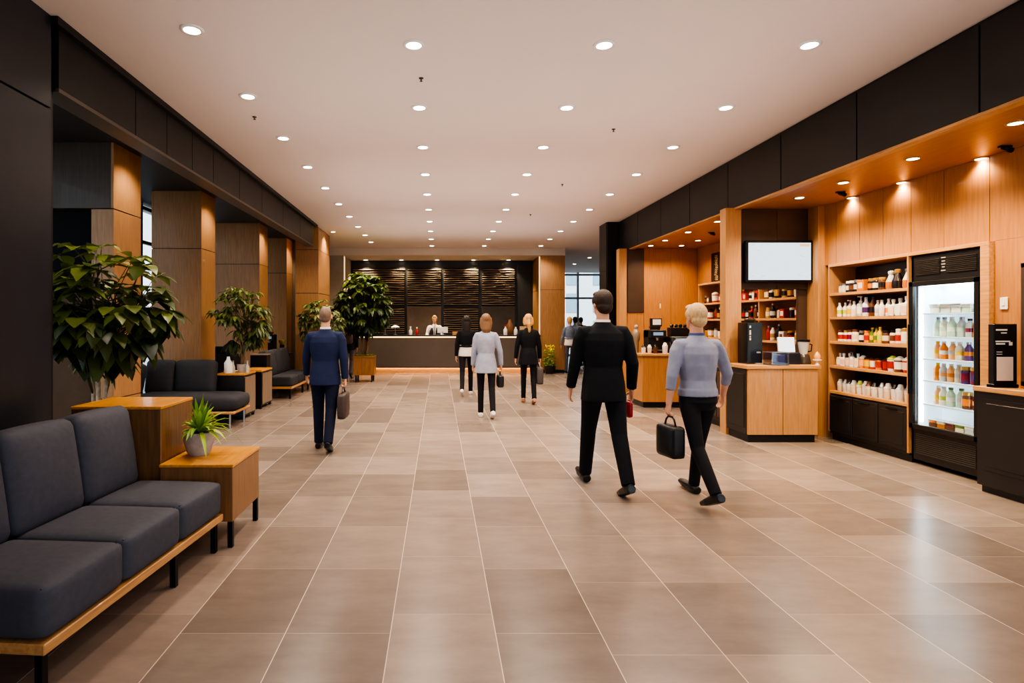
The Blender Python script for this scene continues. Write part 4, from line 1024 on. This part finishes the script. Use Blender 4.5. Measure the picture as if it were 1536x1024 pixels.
# coffee counter
t = empty('coffee_counter', (4.10, 10.6, 0), 'oak coffee counter with a dark plinth in the far bay', 'counter')
MB().box(-.48, .55, -.28, .3, .10, .92, .004).obj('body', W_OR, t); MB().box(-.46, .55, -.27, .3, 0, .10).obj('plinth', BLACK, t)
b = MB(); b.box(-.48, .02, -.30, -.28, .1, .92, .003); b.box(.026, .55, -.30, -.28, .1, .92, .003); b.obj('front', W_OR, t)
MB().box(-.52, .57, -.33, .31, .92, .96, .004).obj('top', W_TANX, t)
coffee_machine('coffee_machine', (3.98, 10.68, .96), 'tall black coffee machine on the far coffee counter', .30, .34, .42)
coffee_machine('coffee_machine', (4.37, 10.62, .96), 'lower steel bodied espresso machine on the far coffee counter', .34, .36, .30, None, pmat('brushed dark steel', srgb(96, 92, 90), .35, .7))
t = empty('menu_holder', (3.99, 10.66, 1.441), 'small black framed card standing on top of the tall black coffee machine', 'sign')
MB().box(-.11, .11, -.01, .01, 0, .15, .003).obj('frame', BLACK, t); MB().box(-.06, .09, -.012, -.0105, .03, .13).obj('card', WHITE, t)
for k, (x, y, col, l) in enumerate(((3.68, 10.42, 'white', 'white cup on the far coffee counter, nearest its free end'), (3.78, 10.40, 'cream', 'cream cup on the far coffee counter, second from its free end'), (3.88, 10.39, 'brown', 'brown cup on the far coffee counter, third from its free end'), (4.05, 10.38, 'white', 'large white cup in front of the tall black coffee machine'))):
    goods('cup', col, col, 'white' if k % 2 else 'dark', (x, y, .96), l, 'cups on the coffee counter', .9 + .2 * (k == 3))
t = empty('syrup_bottle', (3.64, 10.7, .96), 'tall pale steel syrup bottle at the free end of the far coffee counter', 'bottle')
MB().lathe([(.05, 0), (.05, .2), (.07, .24), (.075, .36), (.03, .43)], seg=14).obj('body', prop('pewter', (150, 132, 112), .3, metal=.4), t, 40); MB().ball((0, 0, .47), (.035, .035, .045)).obj('stopper', STEEL, t, True)
t = empty('till', (4.44, 10.75, 1.262), 'black boxy bean grinder rack on top of the espresso machine', 'grinder')
t.name = 'grinder_rack'
MB().box(-.17, .17, -.1, .1, 0, .16, .006).obj('body', BLACK, t)
for i in range(4): MB().lathe([(.03, .16), (.035, .2), (.02, .22)], (-.12 + .08 * i, 0, 0), 10).obj('jar', PC['dark'], t, 40)
tag(MB().box(-.012, .0, -.03, .03, -.05, .05, .003).obj('wall_sensor', WHITE, None, R(90) * 0 or None, (4.66, 12.19, 1.86)), 'small white sensor box on the wood end wall above the coffee counter', 'sensor')
# ================================================================ PEOPLE
def remesh(mb, name, mat, voxel, smooth_it=4, fac=.5):
    me = mb.mesh('tmp', mat); o = bpy.data.objects.new('tmp', me); COL.objects.link(o)
    m = o.modifiers.new('r', 'REMESH'); m.mode = 'VOXEL'; m.voxel_size = voxel; m.use_smooth_shade = True
    s = o.modifiers.new('s', 'SMOOTH'); s.iterations = smooth_it; s.factor = fac
    dg = bpy.context.evaluated_depsgraph_get(); dg.update()
    out = bpy.data.meshes.new_from_object(o.evaluated_get(dg)); out.name = name
    bpy.data.objects.remove(o); bpy.data.meshes.remove(me)
    out.materials.clear(); out.materials.append(mat)
    out.polygons.foreach_set('use_smooth', [True] * len(out.polygons))
    return out
SKIN = pmat('skin', srgb(214, 160, 130), .55, var=.05, vscale=12)
def cloth(name, rgb): return pmat('cloth ' + name, srgb(*rgb), .8, var=.10, vscale=9, bump=.12, bscale=24, spec=.25)
HAIRM = {}
def hairm(name, rgb): return pmat('hair ' + name, srgb(*rgb), .55, var=.25, vscale=30, stretch=(6, 6, .6), bump=.25, bscale=60)
def V(*a): return Vector(a)

def person(label, loc, heading, height, legs, arms, look, female=False, voxel=.007, head_turn=0, group=None):
    """legs: ((thigh, knee, foot) L, R) degrees; arms: ((swing, elbow, abduct, curl) L, R)
    look: dict(top, bottom, shoes, hair, shirt, kind); returns body object and hand grip points in world space"""
    k = height / 1.76; f = female
    hw, sw = (.088, .158) if f else (.09, .185)
    th, sh, ah = .43, .41, .075
    J = {}
    hz = 0
    low = []
    for i, sg in ((0, -1), (1, 1)):
        a, b_, p = [R(x) for x in legs[i]]
        hip = V(sg * hw, 0, 0); knee = hip + V(0, math.sin(a), -math.cos(a)) * th
        ank = knee + V(0, math.sin(a - b_), -math.cos(a - b_)) * sh
        fd = V(0, math.cos(p), -math.sin(p)); fu = V(0, math.sin(p), math.cos(p))
        heel = ank - fd * .055 - fu * ah; ball_ = ank + fd * .13 - fu * ah; toe = ank + fd * .195 - fu * (ah - .01)
        J[i] = [hip, knee, ank, fd, fu, heel, ball_, toe]
        low += [heel.z, ball_.z, toe.z]
    hz = -min(low)
    up = V(0, 0, hz)
    for i in (0, 1):
        for n in (0, 1, 2, 5, 6, 7): J[i][n] = J[i][n] + up
    lean = .02
    TZ = hz                      # hip height
    def T(z): return TZ + z      # torso heights above the hip joint
    slim = .9 if f else 1.0
    # ---------------- body (one surface)
    B = MB()
    for i in (0, 1):
        hip, knee, ank, fd, fu, heel, ball_, toe = J[i]
        B.tube([hip + V(0, 0, .02), hip.lerp(knee, .5), knee, knee.lerp(ank, .35), ank, ank - fu * .04], [.072, .062, .047, .045, .033, .034], 12)
        B.tube([ank - fu * .03 - fd * .03, ank - fu * .045 + fd * .06, ball_ + fu * .03, toe + fu * .015], [.032, .034, .033, .018], 10, flat=.75)
    cy = lambda z: lean * max(0, z) * 1.2
    rs = [(-.08, .12, .09), (0, .15, .10), (.10, .14, .095), (.19, .115, .085), (.32, .135, .10), (.44, .15, .10), (.50, .145, .08), (.545, .075, .06)]
    B.rings([(0, cy(z), T(z), rx * slim, ry * slim) for z, rx, ry in rs])
    nb = V(0, cy(.54) + .0, T(.54)); hd = V(0, cy(.6) + .025, T(.72))
    B.tube([nb - V(0, 0, .05), hd - V(0, .015, .06)], [.062 * slim, .054 * slim], 12)
    HR = Matrix.Rotation(R(head_turn), 4, 'Z')
    def hp(x, y, z): return hd + (HR @ V(x, y, z))
    HM = Matrix.Rotation(R(head_turn), 4, 'Z')
    hs = .95 if f else 1.0
    B.ball(hp(0, -.012, .02), (.074 * hs, .093 * hs, .098 * hs), 16, 12, 0, HM)
    B.ball(hp(0, .025, -.045), (.056 * hs, .066 * hs, .072 * hs), 14, 10, 0, HM)
    B.ball(hp(0, .062, -.085), (.03 * hs, .026 * hs, .025), 10, 8, 0, HM)
    B.tube([hp(0, .082, .015), hp(0, .104, -.022), hp(0, .09, -.034)], [.009, .014, .011], 8)
    B.ball(hp(0, .083, .022), (.045, .012, .012), 10, 6, 0, HM)
    for sg in (-1, 1): B.ball(hp(sg * .074 * hs, -.012, -.008), (.012, .020, .032), 8, 8, 0, HM)
    # arms and hands
    grips = []; arm = {}
    for i, sg in ((0, -1), (1, 1)):
        s_, e, ab, curl = arms[i]; s_ = R(s_); e = R(e); ab = R(ab)
        shd = V(sg * sw, cy(.47), T(.475))
        d1 = V(sg * math.sin(ab), math.sin(s_) * math.cos(ab), -math.cos(s_) * math.cos(ab))
        ab2 = ab * .35
        d2 = V(sg * math.sin(ab2), math.sin(s_ + e) * math.cos(ab2), -math.cos(s_ + e) * math.cos(ab2))
        el = shd + d1 * .285; wr = el + d2 * .245
        arm[i] = (shd, el, wr, d1, d2)
        B.tube([shd - V(sg * .05, 0, -.005), shd, shd.lerp(el, .5), el, el.lerp(wr, .3), wr], [.05, .05 * slim, .042 * slim, .036 * slim, .037 * slim, .026], 12)
        pn = (V(-sg, 0, 0) - d2 * V(-sg, 0, 0).dot(d2)).normalized()     # palm faces the body
        fw = d2.cross(pn) * (1 if sg < 0 else -1)
        if fw.y < 0: fw = -fw
        B.tube([wr - d2 * .01, wr + d2 * .035, wr + d2 * .085], [.027, .039, .04], 12, flat=[.75, .42, .36], up=fw)
        ch = R(curl)
        for j, (o_, L) in enumerate(((-.030, .058), (-.010, .072), (.011, .078), (.031, .070))):
            p0 = wr + d2 * .078 + fw * o_; pts = [wr + d2 * .05 + fw * o_ * .8, p0]; dd = d2
            for q in range(3):
                an = ch * (q + 1) * .72
                dd = (d2 * math.cos(an) + pn * math.sin(an)).normalized()
                pts.append(pts[-1] + dd * L * (.42, .32, .26)[q])
            B.tube(pts, [.0095, .0098, .0092, .0086, .0075], 8)
        tb = wr + d2 * .03 + fw * .025
        t1 = tb + (d2 * .55 + fw * .55 + pn * .45).normalized() * .04; t2 = t1 + (d2 * .8 + fw * .05 + pn * .6).normalized() * .032
        B.tube([tb - fw * .012, tb, t1, t2], [.012, .0125, .0108, .0085], 8)
        grips.append(wr + d2 * (.078 + .03) + pn * .028)
    body = link('person', remesh(B, 'person', SKIN, voxel * .8, 3), None)
    # face details
    eb = MB()
    for sg in (-1, 1): eb.ball(hp(sg * .031, .0635, .004), (.012, .010, .008), 10, 8, 0, HM)
    eb2 = MB()
    for sg in (-1, 1): eb2.ball(hp(sg * .031, .0725, .004), (.0048, .0025, .0048), 8, 6, 0, HM)
    e_ = eb.obj('eyes', WHITE, body, True); eb2.obj('iris', pmat('iris', srgb(60, 44, 34), .3), e_, True)
    MB().ball(hp(0, .086, -.058), (.022, .008, .006), 10, 6, 0, HM).obj('mouth', pmat('lips', srgb(176, 104, 92), .5), body, True)
    # ---------------- trousers
    P = MB(); w_ = look.get('leg', 1.0)
    for i in (0, 1):
        hip, knee, ank, fd, fu, heel, ball_, toe = J[i]
        hem = ank + (knee - ank).normalized() * look.get('hem', -.01)
        P.tube([hip + V(0, 0, .05), hip + (knee - hip) * .2, hip.lerp(knee, .6), knee, knee.lerp(ank, .4), hem], [.095 * w_, .097 * w_, .080 * w_, .068 * w_, .064 * w_, .056 * w_], 14)
    P.rings([(0, 0, T(-.09), .13 * slim, .10), (0, -.008, T(-.02), .172 * slim * (1.05 if f else 1), .128), (0, 0, T(.06), .165 * slim, .115), (0, 0, T(.15), .142 * slim, .10)])
    link('trousers', remesh(P, 'trousers', look['bottom'], voxel, 5), body)
    # ---------------- shoes
    for i in (0, 1):
        S = MB(); hip, knee, ank, fd, fu, heel, ball_, toe = J[i]
        S.tube([heel + fu * .034 - fd * .012, ank - fu * .035, ball_ + fu * .034, toe + fu * .022 + fd * .02, toe + fu * .018 + fd * .045], [.036, .045, .042, .032, .014], 12, flat=[1, 1, .8, .7, .6], up=V(1, 0, 0))
        S.tube([ank - fu * .05, ank + fu * .0], [.042, .038], 12)
        S.tube([heel + fu * .012, ball_ + fu * .012, toe + fu * .010 + fd * .03], [.036, .044, .026], 12, flat=[.34, .3, .36], up=V(1, 0, 0))
        link('shoe', remesh(S, 'shoe', look['shoes'], voxel * .8, 2), body)
    # ---------------- upper garment
    kind = look['kind']; hemz = {'jacket': -.12, 'shirt': .06, 'blazer': -.16, 'short': .14}[kind]
    C = MB(); ex = 1.0 if kind in ('jacket', 'blazer') else .95
    rr = [(hemz, .198, .168), (hemz + .05, .194, .162), (.06, .180, .140), (.17, .152 if f else .165, .118), (.30, .17 if f else .185, .13), (.40, .178 if f else .198, .13), (.465, .172 if f else .192, .112), (.51, .135, .088), (.545, .082, .074), (.565, .07, .066)]
    rr = [q for q in rr if q[0] >= hemz]
    if kind == 'short': rr[0] = (hemz, .165, .122)
    if kind == 'shirt': rr[0] = (hemz - .03, .190, .142); rr[1] = (hemz + .03, .186, .136)
    if f: rr = [(z, rx * (1.0 if z < .05 else .93), ry * (1 if z < .07 else .95)) for z, rx, ry in rr]
    C.rings([(0, cy(z), T(z), rx * ex, ry * ex) for z, rx, ry in rr], 24)
    ss = .9 if f else 1.0; sl = .92 if kind == 'shirt' else 1.0
    for i in (0, 1):
        shd, el, wr, d1, d2 = arm[i]; sg = -1 if i == 0 else 1
        C.tube([shd - V(sg * .075, 0, -.004), shd - V(sg * .012, 0, .002), shd + d1 * .06, shd.lerp(el, .55), el, el.lerp(wr - d2 * look.get('cuff', .0), .5), wr - d2 * look.get('cuff', .0)], [.056, .067 * ss * sl, .067 * ss * sl, .060 * ss * sl, .054 * ss * sl, .049 * ss * sl, .043 * ss], 14)
    link(kind if kind != 'short' else 'jacket', remesh(C, kind, look['top'], voxel, 5), body)
    if kind in ('jacket', 'blazer'):
        def prof(z):
            for (za, xa, ya), (zb, xb, yb) in zip(rr[:-1], rr[1:]):
                if za <= z <= zb:
                    q = (z - za) / (zb - za); return xa + (xb - xa) * q, ya + (yb - ya) * q
            return rr[-1][1], rr[-1][2]
        def patch(z0, z1, xl, xr, off, n=10, m=6):
            vs = []; fs = []
            for i_ in range(n + 1):
                z = z0 + (z1 - z0) * i_ / n; rx, ry = prof(z); a_, b_ = xl(i_ / n), xr(i_ / n)
                for j_ in range(m + 1):
                    x = a_ + (b_ - a_) * j_ / m
                    vs.append((x, cy(z) + ry * ex * math.sqrt(max(.05, 1 - (x / (rx * ex)) ** 2)) + off, T(z)))
            for i_ in range(n):
                for j_ in range(m): fs.append((i_ * (m + 1) + j_, i_ * (m + 1) + j_ + 1, (i_ + 1) * (m + 1) + j_ + 1, (i_ + 1) * (m + 1) + j_))
            return MB().add(vs, fs)
        patch(.16, .545, lambda q: -.005 - .06 * q, lambda q: .005 + .06 * q, .003).obj('shirt_front', CW, body, True)
        if not f: patch(.18, .53, lambda q: -.006 - .018 * math.sin(PI * min(1, q * 1.2)), lambda q: .006 + .018 * math.sin(PI * min(1, q * 1.2)), .006, m=3).obj('tie', cloth('dark tie', (40, 36, 52)), body, True)
        for sg in (-1, 1): patch(.15, .53, lambda q, g=sg: g * (.004 + .058 * q), lambda q, g=sg: g * (.02 + .07 * q + .035 * math.sin(PI * q)), .008).obj('lapel', look['top'], body, True)
        bt = MB()
        for z in (.13, .05): bt.ball((.012, cy(z) + prof(z)[1] * ex + .002, T(z)), (.008, .004, .008), 8, 6)
        bt.obj('buttons', SHB, body, True)
    if look.get('under'):
        U = MB(); U.rings([(0, cy(z), T(z), rx * slim, ry * slim) for z, rx, ry in ((-.05, .196, .150), (.02, .192, .146), (.10, .178, .132), (.2, .16, .118))], 24)
        link('shirt', remesh(U, 'shirt', look['under'], voxel, 3), body)
    if look.get('collar'):
        MB().lathe([(.068 * slim, 0), (.064 * slim, .035), (.058 * slim, .037), (.06 * slim, 0)], (0, cy(.55) + .004, T(.548)), 20, cap=False).obj('shirt_collar', look['collar'], body, True)
    if look.get('vest'):
        for sg in (-1, 1):
            MB().rings([(sg * .085, cy(z) + .045, T(z), .075, .098) for z in (.06, .2, .34)] + [(sg * .075, cy(.44) + .04, T(.45), .04, .085)], 14).obj('vest_panel', look['vest'], body, True)
        MB().tube([(0, cy(.5) + .085, T(.52)), (0, cy(.3) + .135, T(.36)), (0, .13, T(.2))], [.016, .024, .018], 8, flat=.4).obj('tie', look['vest'], body, True)
    if look.get('belt'):
        MB().lathe([(.165 * slim, 0), (.166 * slim, .03)], (0, 0, T(.10)), 24, cap=False, M=Matrix.Translation((0, 0, 0)) ).obj('belt', look['belt'], body, True)
    # ---------------- hair
    H = MB(); hk = look.get('hairkind', 'short')
    if hk == 'thin':
        H.ball(hp(0, -.026, .022), (.0765, .086, .098), 16, 12, 0, HM); H.ball(hp(0, -.05, -.03), (.066, .05, .05), 14, 10, 0, HM)
    else:
        g = 1.0 if hk == 'short' else 1.06
        H.ball(hp(0, -.026, .036), (.084 * g * hs, .094 * g * hs, .099 * hs), 16, 12, 0, HM)
        H.ball(hp(0, -.055, -.02), (.073 * g * hs, .058 * hs, .07), 14, 10, 0, HM)
        for sg in (-1, 1): H.ball(hp(sg * .062 * hs, -.0, .03), (.026, .05, .05), 10, 8, 0, HM)
        H.ball(hp(0, .045, .088), (.062 * hs, .045, .034), 12, 8, 0, HM)
        if hk in ('long', 'bob', 'pony'):
            Lh = {'long': .26, 'bob': .15, 'pony': .06}[hk]
            H.tube([hp(0, -.05, .03), hp(0, -.062, -.06), hp(0, -.075, -.06 - Lh * .6), hp(0, -.085, -.06 - Lh)], [.092, .096, .088, .05], 14, flat=.58, up=V(1, 0, 0))
            for sg in (-1, 1): H.tube([hp(sg * .066, -.01, .05), hp(sg * .076, -.02, -.04), hp(sg * .068, -.03, -.09 - Lh * .25)], [.034, .036, .026], 10)
        if hk == 'pony':
            H.tube([hp(0, -.1, .0), hp(0, -.125, -.08), hp(.01, -.115, -.2), hp(.0, -.1, -.30)], [.028, .036, .03, .01], 10)
    link('hair', remesh(H, 'hair', look['hair'], voxel * .9, 4), body)
    if look.get('backpack'):
        K = MB(); K.rbox((0, -.21, T(.27)), (.14, .085, .21), .06, 6, (0, .02, 0))
        bp = K.obj('backpack', look['backpack'], body, True)
        MB().rbox((0, -.30, T(.18)), (.10, .03, .10), .025, 6).obj('pocket', look['backpack'], bp, True)
    body.scale = (k, k, k); body.location = loc; body.rotation_euler = (0, 0, R(heading))
    tag(body, label, 'person', group)
    Mx = Matrix.Translation(loc) @ Matrix.Rotation(R(heading), 4, 'Z') @ Matrix.Scale(k, 4)
    return body, [Mx @ g for g in grips]

def hand_bag(name, label, grip, heading, w, h, d, mat, drop=.06, cat='bag', tops=0):
    t = empty(name, grip, label, cat, None, R(heading))
    b = MB(); q = .12
    b.rbox((0, 0, -drop - h / 2), (d / 2, w / 2, h / 2), min(d / 2, .03) * .95, 6, (.012, 0, 0))
    body = b.obj('body', mat, t, True)
    MB().tube([(0, -w * .28, -drop - .005), (0, -w * .2, -.02), (0, -w * .1, 0), (0, w * .1, 0), (0, w * .2, -.02), (0, w * .28, -drop - .005)], .008, 8).obj('handle', mat, t, True)
    MB().tube([(-d / 2 + .004, -w * .3, -drop - h * .35), (-d / 2 - .004, 0, -drop - h * .42), (-d / 2 + .004, w * .3, -drop - h * .35)], .005, 6).obj('seam', mat, body, True)
    return t
CN = cloth('navy suit', (36, 45, 78)); CB = cloth('black suit', (24, 25, 30)); CS = cloth('grey blue shirt', (146, 148, 166)); CG = cloth('pale grey blazer', (158, 162, 178))
CW = cloth('white', (226, 216, 206)); CD = cloth('dark trousers', (30, 29, 34)); CNT = cloth('navy trousers', (25, 31, 52)); CGY = cloth('grey jacket', (104, 98, 104)); CBL = cloth('steel blue top', (112, 122, 142))
SHB = pmat('black shoe leather', srgb(24, 22, 22), .3); SHW = pmat('white trainer', srgb(228, 222, 216), .5); SHN = pmat('nude shoe', srgb(176, 130, 104), .5)
HB = hairm('dark brown', (56, 38, 28)); HBL = hairm('blonde', (206, 158, 98)); HAU = hairm('auburn', (132, 98, 68)); HBK = hairm('near black', (38, 28, 24)); HGR = hairm('greying', (128, 104, 88)); HWB = hairm('pale blonde', (212, 176, 128))
LEA = pmat('brown bag leather', srgb(72, 60, 56), .5, var=.15); LEB = pmat('black bag leather', srgb(26, 26, 30), .45, var=.15); LEG_ = pmat('grey bag', srgb(84, 78, 76), .55, var=.1); REDL = pmat('red leather', srgb(150, 28, 36), .45)

p, g = person('man in a blue suit walking away along the dark columns, bag in his right hand', (-1.36, 6.95, 0), 0, 1.71, ((6, 4, -2), (-13, 14, 22)), ((14, 12, 13, 25), (-8, 10, 10, 70)),
              dict(top=CN, bottom=CNT, shoes=SHB, hair=HGR, hairkind='thin', kind='jacket', collar=CW), voxel=.008)
hand_bag('briefcase', 'soft dark brown bag carried by the man in the blue suit', g[1], 0, .36, .30, .10, LEA, .06)
p, g = person('tall man in a black suit striding away on the shop side', (1.50, 5.28, 0), 3, 1.83, ((19, 6, -6), (-19, 10, 22)), ((10, 12, 10, 30), (-10, 26, 12, 55)),
              dict(top=CB, bottom=CB, shoes=SHB, hair=HB, kind='jacket', collar=CW, cuff=.015), voxel=.007, head_turn=8)
t = empty('pouch', tuple(g[1]), 'small dark red leather pouch in the hand of the man in the black suit', 'pouch', None, R(10))
pb = MB().rbox((0, .02, -.07), (.022, .085, .075), .02, 6, (.01, 0, 0)).obj('body', REDL, t, True)
MB().tube([(0, -.05, -.01), (0, -.03, .012), (0, .05, .012), (0, .07, -.01)], .006, 8).obj('strap', REDL, t, True)
p, g = person('fair haired person in a grey blue shirt beside the man in the black suit', (2.22, 4.97, 0), 8, 1.70, ((-19, 20, 24), (17, 6, -5)), ((-6, 10, 14, 72), (6, 24, 26, 25)),
              dict(top=CS, bottom=CD, shoes=SHB, hair=HWB, kind='shirt', collar=cloth('blue collar', (70, 84, 130)), leg=.86, cuff=.13), voxel=.007, head_turn=6)
hand_bag('hand_bag', 'black upright bag carried low by the fair haired person in the grey blue shirt', g[0], 14, .26, .27, .12, LEB, .07)
p, g = person('woman in a pale grey blazer and dark trousers walking toward reception', (.76, 9.3, 0), 0, 1.66, ((5, 4, 0), (-14, 16, 24)), ((4, 10, 9, 20), (-4, 14, 16, 70)),
              dict(top=CG, bottom=CD, shoes=SHW, hair=HAU, hairkind='bob', kind='blazer', leg=.82), True, .009)
hand_bag('hand_bag', 'small black handbag held by the woman in the pale grey blazer', g[1], 0, .22, .20, .10, LEB, .05)
p, g = person('dark haired woman in a black jacket over a white shirt, ahead of the grey blazer', (.58, 12.1, 0), -4, 1.67, ((-16, 20, 24), (12, 4, -3)), ((-6, 10, 10, 20), (8, 10, 8, 20)),
              dict(top=CB, under=CW, bottom=CD, shoes=SHW, hair=HBK, hairkind='long', kind='short', leg=.82), True, .010)
p, g = person('blonde woman in a black suit walking to reception with a grey bag', (1.68, 10.85, 0), -2, 1.66, ((10, 4, -2), (-8, 12, 18)), ((-4, 14, 14, 25), (2, 8, 12, 70)),
              dict(top=CB, bottom=CB, shoes=SHN, hair=HBL, hairkind='pony', kind='blazer', leg=.82), True, .009)
hand_bag('hand_bag', 'dark grey handbag carried by the blonde woman in black', g[1], 0, .28, .32, .13, LEG_, .06)
p, g = person('person with a grey backpack beyond the planter tree, heading to reception', (-2.46, 15.9, 0), 0, 1.66, ((8, 4, -2), (-10, 14, 20)), ((6, 12, 8, 20), (-6, 12, 8, 20)),
              dict(top=cloth('dark jacket', (44, 40, 46)), bottom=CGY, shoes=SHB, hair=HAU, kind='jacket', backpack=cloth('grey pack', (120, 106, 100))), False, .012)
p, g = person('person in a steel blue top and grey trousers walking past the reception pillar', (3.88, 17.15, 0), 5, 1.68, ((8, 4, -2), (-12, 14, 20)), ((6, 12, 12, 20), (-6, 12, 10, 20)),
              dict(top=CBL, under=CW, bottom=cloth('grey trousers', (92, 88, 100)), shoes=SHB, hair=HBL, hairkind='short', kind='short', leg=.85), True, .012)
for x, y, hd_, l, tp, hr in ((4.62, 19.6, 10, 'distant walker in a pale blue coat nearest the reception pillar, before the far glass', cloth('pale blue coat', (150, 166, 190)), HBK), (5.20, 21.2, -8, 'distant walker in a black coat before the far glass front', CB, HBK), (5.62, 23.0, 0, 'distant walker in a dark grey coat, closest to the far glass front', CGY, HB), (5.2, 18.7, 12, 'walker in a black coat halfway to the far glass front, beside the man in black', CB, HBK)):
    person(l, (x, y, 0), hd_, 1.70, ((10, 4, -2), (-12, 14, 20)), ((10, 12, 10, 20), (-8, 12, 10, 20)), dict(top=tp, bottom=CD, shoes=SHB, hair=hr, kind='jacket'), False, .014)
person('receptionist in a white shirt and dark waistcoat standing behind the counter', (-.13, 18.42, 0), 180, 1.73, ((0, 0, 0), (0, 0, 0)), ((22, 60, 12, 25), (22, 60, 12, 25)),
       dict(top=CW, bottom=CD, shoes=SHB, hair=HBL, hairkind='short', kind='shirt', vest=cloth('dark waistcoat', (52, 48, 58))), False, .010)
# ================================================================ LOOK
scene.view_settings.view_transform = 'AgX'
scene.view_settings.look = 'AgX - High Contrast'
scene.view_settings.exposure = 0.54
cy_ = scene.cycles
cy_.max_bounces = 8; cy_.diffuse_bounces = 4; cy_.glossy_bounces = 4; cy_.transmission_bounces = 4; cy_.transparent_max_bounces = 12
cy_.sample_clamp_indirect = 6.0; cy_.caustics_reflective = False; cy_.caustics_refractive = False
cy_.use_denoising = True
for _o in scene.objects:
    if 'label' in _o and len(str(_o['label']).split()) > 16: print('LONG', len(_o['label'].split()), _o.name, _o['label'])
